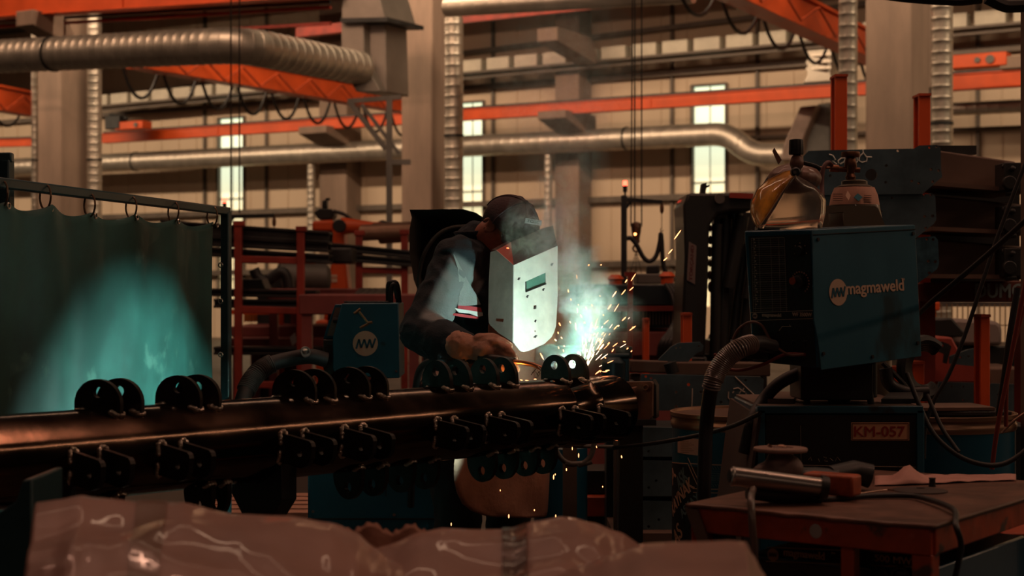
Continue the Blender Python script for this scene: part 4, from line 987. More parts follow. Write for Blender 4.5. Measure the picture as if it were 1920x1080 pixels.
body.caps(SCn+Z*.0, .075, P(922, 440, 5.54), .058)
# head: cranium, jaw, nose, chin
body.ball(HD_, (.078,.094,.092), r, (f*.8-Z*.6).normalized(), (f*.6+Z*.8).normalized(), 20, 14)
ff = (f*.72-Z*.69).normalized(); hu = (f*.69+Z*.72).normalized()   # face direction, head up
body.ball(HD_+ff*.035-hu*.055, (.058,.062,.060), r, ff, hu)
body.caps(HD_+ff*.06-hu*.095, .030, HD_+ff*.03-hu*.075+r*.035, .030)
body.caps(HD_+ff*.095-hu*.005, .010, HD_+ff*.112-hu*.035, .013)
body.caps(HD_+ff*.088-hu*.068-r*.018, .009, HD_+ff*.088-hu*.068+r*.018, .009)
for s in (-1, 1):
    body.ball(HD_+ff*.083+r*s*.032+hu*.002, .014)
    e0 = HD_+r*s*.080-hu*.010-ff*.012
    body.ball(e0, (.010,.020,.032), r, ff, hu)
for s_, S_, E_, W_ in ((1, SHR, ELB, WR), (-1, SHL, ELBL, WRL)):
    body.caps(S_, .050, E_, .040); body.caps(E_, .040, W_, .027)
KN = {}
for s in (-1, 1):
    h0 = HIP+r*s*.09-Z*.05; k0 = Vector((HIP.x, HIP.y, .50))+r*s*.13+f*.10; a0 = Vector((HIP.x, HIP.y, .09))+r*s*.15+f*.0
    KN[s] = (h0, k0, a0); body.caps(h0, .085, k0, .058); body.caps(k0, .055, a0, .04); body.caps(a0-Z*.03, .04, a0+f*.13-Z*.05, .03)
# right hand inside the glove, left hand on the mask
def hand(mb, W, dirv, palm_n, side, s=1.0, curl=.6):
    """palm, four fingers of different lengths with two bends, thumb from the side"""
    dirv = dirv.normalized(); palm_n = palm_n.normalized(); side = side.normalized()
    mb.caps(W, .026*s, W+dirv*.05*s, .030*s)
    for k, (L, o) in enumerate(((.072, 1.5), (.080, .5), (.074, -.5), (.058, -1.5))):
        base = W+dirv*(.078-.004*abs(o))*s+side*o*.0185*s
        mb.caps(W+dirv*.03*s+side*o*.013*s, .016*s, base, .0125*s)
        a = curl*(.75+.1*k); d1 = (dirv*cos(a)+palm_n*sin(a)).normalized(); d2 = (dirv*cos(2.1*a)+palm_n*sin(2.1*a)).normalized(); d3 = (dirv*cos(3.0*a)+palm_n*sin(3.0*a)).normalized()
        p1 = base+d1*L*.45*s; p2 = p1+d2*L*.33*s; p3 = p2+d3*L*.24*s
        mb.caps(base, .0118*s, p1, .0108*s, 10); mb.caps(p1, .0108*s, p2, .0098*s, 10); mb.caps(p2, .0098*s, p3, .0088*s, 10)
    tb = W+dirv*.02*s+side*.026*s
    t1 = tb+(side*.55+dirv*.6+palm_n*.45).normalized()*.038*s; t2 = t1+(dirv*.85+palm_n*.35+side*.1).normalized()*.030*s; t3 = t2+(dirv*.9+palm_n*.3-side*.1).normalized()*.022*s
    mb.caps(tb, .017*s, t1, .0135*s, 10); mb.caps(t1, .0135*s, t2, .012*s, 10); mb.caps(t2, .012*s, t3, .010*s, 10)
HDIR = (P(952, 668, 5.08)-WR).normalized()
HSIDE = (Z*.75-Y*.15+X*.2); HSIDE = (HSIDE-HDIR*HSIDE.dot(HDIR)).normalized()
HPALM = HDIR.cross(HSIDE).normalized()
if HPALM.y < 0: HPALM = -HPALM
HP2 = (HPALM*.55-Z*.75).normalized(); HP2 = (HP2-HDIR*HP2.dot(HDIR)).normalized()
hand(body, WR, HDIR, HP2, HSIDE, .9, .55)
HL = (Z*.9-f*.1).normalized()
hand(body, WRL, (f*.8+Z*.4), -r, Z*.8-f*.3, .9, .7)
bm_ = organic(body, .0065, 3)
person = solo('person', 'welder in dark navy jacket and peaked cap bending over the pipe with a welding torch', 'person', bm_, SKIN, at=(HIP.x, HIP.y, 0), smooth=180)
# ear detail
for s in (1,):
    e0 = HD_+r*s*.088-hu*.010-ff*.012; mb = MB()
    mb.torus(e0, .021, .0055, r+ff*.3, 20, 8, .3, 5.6); mb.ball(e0-hu*.022+ff*.004, .0085); mb.torus(e0+ff*.002, .011, .004, r+ff*.3, 14, 6, .5, 4.5)
    part(person, 'ear_rim', organic(mb, .0022, 2), SKIN, smooth=180)
mb = MB(); mb.ball(HD_-ff*.012+hu*.004, (.083,.092,.090), r, ff, hu, 24, 16)
hair = MB()
for v_ in mb.v: pass
hair.ball(HD_-ff*.022-hu*.012, (.080,.082,.078), r, ff, hu, 20, 14); part(person, 'hair', organic(hair, .006, 2, .003, .02), mat('dark hair', (.012,.009,.008), .7, bump=.4, bs=150), smooth=180)
# cap
CAPM = mat('dark wine grey cap cloth', (.055,.032,.036), .8, var=.25, vs=10, bump=.3, bs=120)
cc = P(963, 413, 5.50); cu = (Z*.72+f*.69).normalized(); cf = (f*.72-Z*.69).normalized()
cap = MB(); rings = []
for i in range(15):
    a = pi/2*i/14
    rings.append([cc+(r*.093*cos(2*pi*k/48)+cf*.108*sin(2*pi*k/48))*max(cos(a), .02)*(1+.012*abs(sin(3*2*pi*k/48)))*(1 if i else .97)+cu*(.098*sin(a)-.018) for k in range(48)])
cap.loft(rings, True)
o = part(person, 'cap', cap, CAPM, smooth=60)
mb = MB()
for k in range(6):
    a = pi*k/3
    mb.tube([cc+(r*.0945*cos(a)+cf*.1095*sin(a))*cos(b_)+cu*(.0995*sin(b_)-.018) for b_ in [pi/2*q/9 for q in range(10)]], .0022, 5)
part(o, 'panel_seam', mb, CAPM)
mb = MB(); mb.ball(cc+cu*.083, .008); part(o, 'top_button', mb, CAPM)
# peak
rows = []
for i in range(9):
    v = i/8; row = []
    for k in range(17):
        a = -1.15+2.3*k/16
        row.append(cc-cu*(.014+.030*v)+(r*.090*sin(a)*(1+.02*v)+cf*(.105*cos(a)+.075*v*cos(a*1.1)))+cu*(.012*cos(a*1.2)))
    rows.append(row)
mb = MB(); mb.grid(rows); pk = part(o, 'peak', mb, CAPM, smooth=60); sm = pk.modifiers.new('th', 'SOLIDIFY'); sm.thickness = .004
dn = (cf*.85+r*.45); n_ = (-Y*.9+cf*.35-Z*.1).normalized()
pc = P(1000, 416, 5.385); xx = (X*.95-Z*.16).normalized(); yy = n_.cross(xx).normalized(); n_ = xx.cross(yy).normalized()
mb = MB(); mb.box(pc, (.056,.018,.002), xx, yy, n_); lb = part(o, 'label_patch', mb, mat('grey label cloth', (.25,.27,.27), .8))
part(lb, 'lettering', text_mb('TOSÇ', pc+n_*.0016, xx, yy, n_, width=.044, height=.012), BLACKP)
# clothes
jk = MB()
jk.caps(HIP-Z*.03, .145, HIP+Z*.2, .140); jk.caps(HIP+Z*.2, .140, SCn-Z*.16, .150); jk.ball(SCn-Z*.10-f*.02, (.205,.13,.14), r, f, Z)
jk.caps(SHR-r*.03, .076, SHL, .076); jk.caps(SHR, .078, ELB, .068); jk.ball(SHR+Z*.01, .08)
jk.caps(SCn-Z*.02, .10, P(890,450,5.585), .062)
ELm = ELB.lerp(WR, .5)
jk.caps(ELB, .070, ELm-Z*.01, .066); jk.caps(ELm-Z*.01, .066, WR.lerp(ELB, .18), .045)
jk.caps(SHL, .07, ELBL, .065); jk.caps(ELBL, .065, WRL.lerp(ELBL, .2), .045)
jo = organic(jk, .0075, 4, .0075, .085, 3, .002, .03)
# inner side of the upper right arm: arc light painted in as pale grey
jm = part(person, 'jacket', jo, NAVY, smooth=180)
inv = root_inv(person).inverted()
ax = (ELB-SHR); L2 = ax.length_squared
ca = jm.data.color_attributes.new('arc_lit_mask', 'FLOAT_COLOR', 'POINT')
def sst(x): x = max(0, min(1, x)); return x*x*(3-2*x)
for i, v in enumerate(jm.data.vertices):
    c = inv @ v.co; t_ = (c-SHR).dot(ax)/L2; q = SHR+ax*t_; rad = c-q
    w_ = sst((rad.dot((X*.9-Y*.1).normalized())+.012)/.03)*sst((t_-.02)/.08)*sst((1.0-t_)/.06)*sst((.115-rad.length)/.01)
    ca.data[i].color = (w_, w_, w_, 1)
nt = NAVY.node_tree; an = nt.nodes.new('ShaderNodeAttribute'); an.attribute_name = 'arc_lit_mask'
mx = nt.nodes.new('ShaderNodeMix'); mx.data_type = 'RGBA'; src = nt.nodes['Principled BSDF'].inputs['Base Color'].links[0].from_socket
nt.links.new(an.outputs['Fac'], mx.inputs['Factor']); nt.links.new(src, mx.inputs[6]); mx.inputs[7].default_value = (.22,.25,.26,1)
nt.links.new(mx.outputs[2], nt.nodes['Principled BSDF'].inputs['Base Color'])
# open collar
mb = MB()
cl = MB(); cr_ = []
for i in range(20):
    a = -2.4+4.8*i/19; c = P(893,448,5.575)
    base = c+(r*.068*sin(a)-f*.070*cos(a)); cr_.append([base-Z*.035, base*1+Z*.012-(f*-.010*cos(a)), base+Z*.026+(r*.004*sin(a)-f*.006*cos(a))])
cl.grid(cr_); ob = part(person, 'collar', cl, NAVY, smooth=60); sm = ob.modifiers.new('th', 'SOLIDIFY'); sm.thickness = .008
# reflective chest stripe and light shirt panel
VEST = mat('pale grey vest cloth', (.33,.36,.36), .85, var=.12, vs=12, bump=.3, bs=200)
plv = Plane(P(880, 560, 5.375), (.42,-.90,.05))
def cloth_px(name, pl, pts, m, th=.004, lab=None, par=None, sub=None):
    mb = plate_px(pl, pts, [], th); return part(par or person, name, mb, m, lab, smooth=20)
cloth_px('vest_panel', plv, [(850,476),(856,486),(868,510),(880,532),(893,553),(901,571),(880,573),(858,574),(862,545),(858,505)], VEST, lab='pale grey vest panel showing under the open sleeve')
cloth_px('red_stripe', plv, [(859,573),(880,574),(901,577),(903,585),(880,582),(858,578)], mat('red tape', (.55,.05,.07), .6), .006)
cloth_px('reflective_stripe', plv, [(852,578),(880,582),(904,586),(905,592),(897,594),(880,588),(860,586)], mat('silver reflective tape', (.75,.8,.78), .35, .2), .006)
cloth_px('red_stripe', plv, [(843,586),(880,591),(897,595),(896,598),(870,595),(842,590)], mat('red tape', (.55,.05,.07), .6), .005)
tr = MB(); tr.caps(HIP+r*.08-Z*.02, .115, HIP-r*.08-Z*.02, .115)
for s in (-1, 1):
    h0, k0, a0 = KN[s]; tr.caps(h0, .105, k0, .078); tr.caps(k0, .078, a0+Z*.02, .068)
part(person, 'trousers', organic(tr, .012, 3, .006, .1, 5), TROU, smooth=180)
for s in (-1, 1):
    sh = MB(); a0 = KN[s][2]; sh.caps(a0-Z*.025, .055, a0-Z*.02+f*.03, .052); sh.caps(a0-Z*.045, .045, a0+f*.16-Z*.05, .038)
    part(person, 'shoe', organic(sh, .009, 3), BLACKP, smooth=180)
# leather apron
pa = Plane(P(950, 700, 5.40), (.70,-.715,0))
rowpx = [(596, 922, 998), (612, 917, 1003), (650, 917, 1004), (700, 912, 1004), (760, 890, 1010), (830, 860, 1026), (870, 851, 1030), (900, 852, 1030), (925, 858, 1029), (945, 868, 1028), (958, 884, 1027), (966, 905, 1026), (970, 925, 1022)]
rows = []
for (y, x0, x1) in rowpx:
    rows.append([pa.at(x0+(x1-x0)*k/16, y, .014*sin(k/16*pi)+.010*noise.noise(Vector((k*.25, y*.012, 4)))) for k in range(17)])
mb = MB(); mb.grid(rows); ap = part(person, 'apron', mb, APR, smooth=60); sm = ap.modifiers.new('th', 'SOLIDIFY'); sm.thickness = .004
# right glove
gl = MB(); hand(gl, WR, HDIR, HP2, HSIDE, 1.2, .5); gl.caps(WR-HDIR*.035, .042, WR+HDIR*.01, .036); gl.caps(WR-HDIR*.05, .046, WR-HDIR*.03, .044)
part(person, 'glove', organic(gl, .0045, 2, .0018, .03, 2), LEATH, 'brown leather glove on the torch hand', smooth=180)
gl = MB(); hand(gl, WRL, (f*.8+Z*.4), -r, Z*.8-f*.3, 1.08, .7); gl.caps(WRL-(WRL-ELBL).normalized()*.04, .044, WRL, .036)
part(person, 'glove', organic(gl, .006, 2), LEATH, smooth=180)
# torch
t = thing('welding_torch', 'black welding torch with bent brown metal neck held in the gloved hand over the pipe', 'welding torch', P(975, 684, 5.08))
mb = MB(); mb.tube(smooth_path([P(905,672,5.10), P(935,674,5.07), P(962,678,5.05)]), [.014]*9+[.0145]*8, 12) if False else mb.tube([P(900,670,5.11), P(935,674,5.07), P(964,679,5.05)], .0145, 14); part(t, 'handle', mb, BLACKP)
mb = MB(); mb.tube(smooth_path([P(958,678,5.05), P(980,680,5.03), P(1000,684,5.01), P(1014,690,5.0), P(1050,700,4.99)]), .0075, 12); part(t, 'neck', mb, mat('copper brown torch neck', (.28,.12,.07), .3, .8))
mb = MB(); mb.tube([P(1020,691,5.0), P(1052,701,4.985)], .011, 14); part(t, 'nozzle', mb, BRZ)
mb = MB(); mb.tube(smooth_path([P(905,671,5.13), P(870,676,5.22), P(820,676,5.33), P(785,700,5.5), P(775,800,5.8), P(770,950,5.9)]), .013, 10); part(t, 'cable', mb, RUBBER)
mb = MB()
for k in range(7):
    a = P(996+k*3.5, 703-(k % 3)*4, 4.985); mb.tube(smooth_path([a, a+X*.01+Z*.012, a+X*.022-Z*.004, a+X*.012-Z*.008]), .0009, 4)
solo('wire_offcuts', 'tangle of bright wire offcuts on the pipe beside the arc', 'wire', mb, STEELB, kind='stuff')
# wristwatch-like bright cuff on the sleeve end
mb = MB(); cvec = HDIR; mb.torus(P(871,676,5.17), .016, .005, Vector((1,.2,.6)), 18, 6); mb.torus(P(866,680,5.17), .010, .004, Vector((.4,-.2,1)), 14, 6)
part(person, 'cuff_clasp', mb, STEELB, 'bright metal clasp at the cuff')
# ================================================================== welding mask
MSK = mat('scuffed aluminium mask', (.72,.72,.65), .5, .15, var=.12, vs=12, bump=.1, bs=60)
r0_ = P(963, 497, 5.255); rb = P(962, 642, 5.235)
nf = Plane(r0_, (P(1045,461,5.415)-r0_).cross(rb-r0_))
if nf.n.y > 0: nf = Plane(r0_, -nf.n)
L0 = P(920, 473, 5.345)
nl = Plane(r0_, (L0-r0_).cross(rb-r0_))
if nl.n.y > 0: nl = Plane(r0_, -nl.n)
t = thing('welding_mask', 'folded sheet metal welding mask with small window, shielding the face of the welder', 'welding mask', P(980, 655, 5.26))
front = [(963,497),(1045,461),(1045,560),(1042,611),(1038,624),(1033,633),(1020,645),(1000,654),(990,658),(982,660),(977,659),(973,656),(962,642)]
part(t, 'front_panel', plate_px(nf, front, [[(985,528),(1023,511),(1023,532),(985,547)], (1002,602,1.1), (1003,621,2), [(1000,631),(1006,629),(1006,632),(1000,634)], [(1000,573),(1005,572),(1005,579),(1000,580)], (972,523,1.6), (1034,497,1.6), (1018,543,1.5), (988,556,1.5)], .003), MSK, smooth=20)
part(t, 'side_panel', plate_px(nl, [(963,497),(931,469),(920,473),(917,530),(916,591),(917,605),(920,610),(935,624),(962,642)], [[(930,597),(945,598),(944,604),(930,602)]], .003), MSK, smooth=20)
GLS = mat('green welding glass', (.10,.24,.19), .15, bump=.6, bs=60, coat=1)
part(t, 'window', plate_px(Plane(nf.o-nf.n*.004, nf.n), [(983,527),(1025,509),(1025,534),(983,549)], [], .003), GLS)
mb = MB()
for a, b in (((985,547),(1023,532)), ((985,528),(985,547))): mb.beam(nf.at(*a, .002), nf.at(*b, .002), .004, .003, nf.n)
part(t, 'window_frame', mb, DARKM)
for (x, y, w_) in ((972,523,4),(1034,496,4),(1018,543,4),(988,556,4),(1002,577,4),(1003,602,3),(1003,631,5)):
    mb = MB(); mb.ball(nf.at(x, y, .002), (.0035,.002,.005), nf.x, nf.n, nf.y, 8, 6); mb.beam(nf.at(x-w_*.6, y+1, .002), nf.at(x+w_*.6, y-2, .002), .003, .002, nf.n); part(t, 'rivet', mb, DARKM)
TOPM = mat('brown black mask top', (.07,.045,.042), .45, .4, var=.2)
tb_ = Plane(r0_, (P(1045,461,5.415)-r0_).cross(P(1037,423,5.46)-r0_))
mb = MB(); mb.prism([r0_, P(1045,461,5.415), P(1040,440,5.44), P(1037,423,5.47), P(1018,428,5.47), P(958,454,5.36)], Vector((0,.003,-.002))); part(t, 'top_panel', mb, TOPM, smooth=20)
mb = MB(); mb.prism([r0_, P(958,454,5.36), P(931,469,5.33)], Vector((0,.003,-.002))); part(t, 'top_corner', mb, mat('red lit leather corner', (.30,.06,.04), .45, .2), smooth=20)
mb = MB(); mb.prism([P(931,469,5.33), P(958,454,5.36), P(952,452,5.40), P(922,468,5.36)], Vector((0,.003,-.002))); part(t, 'brow_edge', mb, TOPM)
mb = MB(); mb.disc(P(952,468,5.335), .006, (-.3,-1,.3), .003, 14); part(t, 'glow_reflection', mb, mat('red reflected glow', (1,.12,.05), .3, emit=(1,.10,.03), es=14))  # glowing disc standing in for an orange reflection on the mask
# ================================================================== right foreground: wire feeder with lettering
d0 = 4.2
FTL = P(1395, 433, 4.36); FTR = P(1523, 430, d0); FBR = P(1536, 690, d0); FBL = P(1411, 678, 4.36)
STR = P(1716, 421, 4.46); SBR = P(1728, 664, 4.46)
t = thing('wire_feeder', 'blue wire feeder with white maker lettering on its side, at the right', 'wire feeder', ((FBR.x+SBR.x)/2, 4.5, FBR.z))
BTL = FTL+(STR-FTR); BBL = FBL+(SBR-FBR)
mb = MB(); mb.hexa([FBL, FBR, SBR, BBL], [FTL, FTR, STR, BTL]); part(t, 'housing', mb, BLUED, bevel=.004)
fx = (FTR-FTL).normalized(); fz = (FTL-FBL).normalized(); fn = fx.cross(fz).normalized()
if fn.y > 0: fn = -fn
sx = (STR-FTR).normalized(); sn = sx.cross(fz).normalized()
if sn.y > 0: sn = -sn
pf = Plane(FTR+fn*.002, fn, fz); ps = Plane(FTR+sn*.004, sn, fz)
mb = MB(); mb.prism([ps.at(x, y) for x, y in [(1523,431),(1716,422),(1728,668),(1700,672),(1540,694),(1534,640),(1526,600)]], -sn*.004); part(t, 'side_cover', mb, mat('sooty blue enamel', (.011,.085,.128), .42, var=.1, vs=6, coat=.1, dirt=((.006,.03,.04), 5, .58), stretch=(1,1,.5)), bevel=.0015)
mb = MB(); mb.beam(ps.at(1523,440,.001), ps.at(1716,430,.001), .002, .003, sn); part(t, 'lid_seam', mb, BLACKP)
for x, y in ((1533,449),(1711,438),(1543,663),(1720,643),(1635,669)): mb = MB(); mb.disc(ps.at(x, y), .005, sn, .004, 12); part(t, 'screw', mb, BLACKP)
dxp = (ps.at(1690, 536)-ps.at(1590, 543)).normalized(); dyp = sn.cross(dxp).normalized()
if dyp.z < 0: dyp = -dyp
mb = MB(); cb_ = ps.at(1571, 548, .0005); rr = 25/F*4.25
mb.prism([cb_+(dxp*cos(2*pi*k/40)+dyp*sin(2*pi*k/40))*rr for k in range(40)], sn*.001); bd = part(t, 'badge', mb, CREAM)
mw(bd, cb_+sn*.002, rr*1.55, rr*.8, dxp, dyp, sn, BLUEM)
c = ps.at(1641, 541, .001); w_ = (ps.at(1695,537)-ps.at(1588,545)).length
part(t, 'lettering', text_mb('magmaweld', c, dxp, dyp, sn, width=w_, height=.041), CREAM)
part(t, 'trademark_sign', text_mb('TM', ps.at(1692, 524, .001), dxp, dyp, sn, width=.014, height=.006), CREAM)
# front: recessed black panel, chart, knob
mb = MB(); mb.prism([pf.at(x, y, .0005) for x, y in [(1404,443),(1519,439),(1531,688),(1416,676)]], fn*.002); fp = part(t, 'front_panel', mb, BLACKP)
CH = mat('dim chart lines', (.30,.24,.18), .6)
mb = MB()
for k in range(34):
    y = 447+k*4.1; mb.beam(pf.at(1410+k*.12, y, .003), pf.at(1472+k*.2, y-1.5, .003), .0006 if k % 4 else .0012, .0004, fn)
for x in (1410, 1414, 1424, 1446, 1461, 1472): mb.beam(pf.at(x, 446, .003), pf.at(x+4, 584, .003), .0008, .0004, fn)
part(fp, 'chart', mb, CH)
mb = MB()
for k in range(22):
    y = 449+k*5.8; mb.ball(pf.at(1415+k*.2+(k % 3)*1.2, y, .003), (.003,.001,.0022), fx, fn, fz, 6, 4)
part(fp, 'chart_symbols', mb, CH, kind='stuff')
kc = pf.at(1502, 529, .003)
mb = MB()
for k in range(15):
    a = radians(-60+k*17); mb.ball(kc+(fx*cos(a)+fz*sin(a))*.027, (.0026,.001,.0026), fx, fn, fz, 8, 5)
part(fp, 'dial_marks', mb, mat('pinkish dial print', (.30,.14,.10), .6))
mb = MB(); mb.lathe([(.020,0),(.018,.016),(.015,.018)], kc, fn, 28); kb = part(fp, 'control_knob', mb, BLACKP)
mb = MB(); mb.lathe([(.010,0),(.010,.006)], kc+fn*.014-fx*.012+fz*.004, fn, 20); part(kb, 'knob_cap', mb, mat('orange knob cap', (.32,.07,.025), .45))
kc2 = pf.at(1502, 470, .003)
mb = MB(); mb.lathe([(.014,0),(.012,.012)], kc2, fn, 24); part(fp, 'control_knob', mb, BLACKP)
mb = MB()
for a in (40, 90, 140, 200, 340): mb.ball(kc2+(fx*cos(radians(a))+fz*sin(radians(a)))*.02, (.002,.001,.002), fx, fn, fz, 8, 5)
part(fp, 'dial_marks', mb, CH)
for y in (584, 599): mb = MB(); mb.beam(pf.at(1409,y+2,.003), pf.at(1530,y-2,.003), .0012, .0005, fn); part(fp, 'trim_line', mb, CREAM)
c = pf.at(1417, 592, .003); mb = MB(); mb.prism([c+(fx*cos(2*pi*k/24)+fz*sin(2*pi*k/24))*.0078 for k in range(24)], fn*.0008); bb = part(fp, 'badge', mb, CREAM); mw(bb, c+fn*.0012, .011, .006, fx, fz, fn, BLACKP)
part(fp, 'lettering', text_mb('magmaweld', pf.at(1448, 591.5, .003), fx, fz, fn, width=.062, height=.012), CREAM)
part(fp, 'lettering', text_mb('WF 3500W', pf.at(1505, 589.5, .003), fx, fz, fn, width=.062, height=.010), CREAM)
part(fp, 'lettering', text_mb('CE', pf.at(1416, 672, .003), fx, fz, fn, width=.014, height=.009), CH)
mb = MB(); mb.tube([pf.at(1462,620,.003), pf.at(1468,612,.003), pf.at(1485,612,.003), pf.at(1481,609,.003)], .001, 5); part(fp, 'torch_symbol', mb, CH)
for x, y in ((1490,646),(1512,646)): mb = MB(); mb.torus(pf.at(x,y,.003), .009, .003, fn, 18, 6); part(fp, 'socket', mb, DARKM)
mb = MB(); mb.lathe([(.034,0),(.034,.03),(.028,.05),(.024,.1)], pf.at(1440,652,0), fn*.6-fx*.8, 22); part(t, 'torch_connector', mb, BLACKP)
COPP = mat('copper brown gas hose', (.16,.07,.045), .45)
mb = MB(); mb.tube(smooth_path([pf.at(1400,633,.06), pf.at(1406,615,.05), pf.at(1420,603,.035), pf.at(1440,608,.03), pf.at(1460,640,.03), pf.at(1490,663,.03), pf.at(1516,664,.02)]), .0035, 8); part(t, 'gas_hose', mb, COPP)
mb = MB(); mb.tube(smooth_path([pf.at(1516,664,.015), pf.at(1480,664,.02), pf.at(1445,682,.04), pf.at(1400,692,.04), pf.at(1372,682,.05), pf.at(1366,660,.06)]), .0045, 8); part(t, 'red_hose', mb, REDCAB)
# thick torch hose dropping left of the drum
d = 4.25
hp = smooth_path([P(1450,650,4.2), P(1420,644,4.15), P(1390,652,4.1), P(1362,672,4.1), P(1342,702,4.1), P(1332,735,4.1), P(1325,790,4.15), P(1322,850,4.15), P(1320,930,4.15), P(1322,1010,4.2), P(1325,1150,4.3)], 10)
tq = t; t2 = thing('torch_hose', 'thick black torch hose with ribbed sleeve hanging in front of the left blue drum', 'hose', P(1320, 930, 4.15))
mb = MB(); mb.tube(hp, .0185, 18); part(t2, 'hose', mb, RUBBER)
mb = MB()
for k in range(14, 49): mb.torus(hp[k], .0215+.002*(k < 44), .0028, hp[k+1]-hp[k], 20, 6)
part(t2, 'ribbed_sleeve', mb, mat('ribbed sleeve dark', (.16,.12,.10), .3, coat=.4))
# pedestal
mb = MB(); mb.box((P(1560,0,4.5).x, 4.52, (P(0,682,4.5).z+P(0,745,4.5).z)/2), (.20,.18,P(0,680,4.5).z-P(0,748,4.5).z)); mb.lathe([(.03,0),(.03,.15)], P(1625,745,4.55), Z, 14)
part(t, 'swivel_base', mb, BLACKP, bevel=.004)
# lower power source KM
d = 4.38
t = thing('power_source', 'black fronted blue power source with tan number plate behind the orange table', 'power source', (P(1575,0,4.6).x, 4.62, 0))
ztop = P(0,766,d).z; x0 = P(1424,0,d).x; x1 = P(1730,0,d).x; zbt = .55; dep = .50
mb = MB(); mb.box(((x0+x1)/2, d+dep/2, (ztop+zbt)/2), (x1-x0, dep, ztop-zbt)); part(t, 'housing', mb, BLUED, bevel=.005)
mb = MB(); mb.box(((x0+x1)/2, d+dep/2, ztop+.003), (x1-x0-.01, dep-.01, .006)); part(t, 'top_plate', mb, BEAMBR)
mb = MB(); a = P(1434,777,d); b = P(1720,980,d); mb.box(((a.x+b.x)/2, d-.004, (a.z+b.z)/2), (b.x-a.x, .01, a.z-b.z)); fp = part(t, 'front_panel', mb, BLACKP, bevel=.002)
for (p_, q_) in (((1420,768),(1730,768)),((1427,768),(1427,980)),((1725,768),(1725,980))): mb = MB(); mb.beam(P(*p_, d-.01), P(*q_, d-.01), .02, .016, Y); part(t, 'front_rim', mb, BLUEM, bevel=.002)
mb = MB(); pbox(mb, 1596, 792, 1705, 826, d-.011, .002); npl = part(fp, 'number_plate', mb, mat('tan number plate', (.70,.36,.20), .5), bevel=.001)
part(npl, 'lettering', text_mb('KM-057', P(1649, 809, d-.0125), X, Z, -Y, width=94/F*d, height=19/F*d), mat('red print', (.30,.03,.02), .5))
for (p_, q_) in (((1598,794),(1703,794)),((1598,824),(1703,824)),((1598,794),(1598,824)),((1703,794),(1703,824))): mb = MB(); mb.beam(P(*p_, d-.012), P(*q_, d-.012), .0015, .001, Y); part(npl, 'plate_border', mb, RUST)
mb = MB(); mb.beam(P(1495,872,d-.011), P(1725,876,d-.011), .001, .003, Y); part(fp, 'trim_line', mb, CREAM)
mb = MB(); mb.beam(P(1501,798,d-.011), P(1502,870,d-.011), .001, .002, Y); part(fp, 'trim_line', mb, CH)
for s_ in ([(1516,862),(1520,857),(1522,864)], [(1534,860),(1537,866)], [(1544,857),(1550,858),(1545,864),(1552,865)], [(1556,859),(1562,864)], [(1566,865),(1570,857),(1576,864)]):
    mb = MB(); mb.tube([P(x, y, d-.011) for x, y in s_], .0007, 4); part(fp, 'scratch', mb, CH)
mb = MB(); mb.tube(fillet([P(1512,766,d+.08), P(1514,729,d+.08), P(1630,729,d+.08), P(1634,766,d+.08)], .02, 6), .0095, 12); part(t, 'carry_handle', mb, BLACKP)
mb = MB(); mb.lathe([(.032,0),(.032,.02),(.020,.03),(.018,.05)], P(1573,762,d+.15), Z, 20); part(t, 'lifting_knob', mb, BLACKP)
for x in (x0+.03, x1-.03):
    for y in (d+.03, d+dep-.03): mb = MB(); mb.box((x, y, zbt/2+.03), (.04,.04,zbt-.06)); part(t, 'trolley_leg', mb, DARKM)
    mb = MB(); mb.lathe([(.06,-.018),(.06,.018)], (x, d+.12, .06), X, 20); part(t, 'wheel', mb, RUBBER)
    mb = MB(); mb.lathe([(.06,-.018),(.06,.018)], (x, d+.40, .06), X, 20); part(t, 'wheel', mb, RUBBER)
mb = MB(); mb.box(((x0+x1)/2, d+dep/2, zbt-.01), (x1-x0, dep, .03)); part(t, 'trolley_deck', mb, DARKM)
mb = MB(); mb.prism([Vector((x0-.006, d-.02, ztop-.02)), Vector((x0-.006, d+dep+.05, ztop-.01)), Vector((x0-.05, d+dep+.05, .62)), Vector((x0-.055, d-.02, .60))], X*.008); solo('leather_flap', 'brown leather strip hanging from the left edge of the power source with tan number plate', 'flap', mb, mat('dark brown leather', (.05,.025,.018), .7))
for k, (pts, lab) in enumerate((([(1450,760),(1452,745),(1500,744),(1500,760)], 'dark flat board lying on the top left of the power source with tan number plate'), ([(1668,760),(1672,748),(1735,750),(1740,760)], 'dark flat scrap lying on the top right of the power source with tan number plate'))):
    mb = MB(); mb.prism([Vector((P(x,0,d).x, d+.1, ztop+.007+.0)) if y > 755 else Vector((P(x,0,d+.4).x, d+.42, ztop+.007)) for x, y in pts], Z*.012); solo('flat_scrap', lab, 'scrap', mb, (BEAMBR, DARKM)[k])
mb = MB()
for k in range(5): mb.ball(P(1640+k*5,762-3*(k % 2),d+.12), .008)
solo('crumpled_cloth', 'small pale crumpled rag beside the handle of the power source', 'cloth', organic(mb, .003, 2, .002, .02), mat('pale rag', (.30,.21,.17), .9), smooth=180)
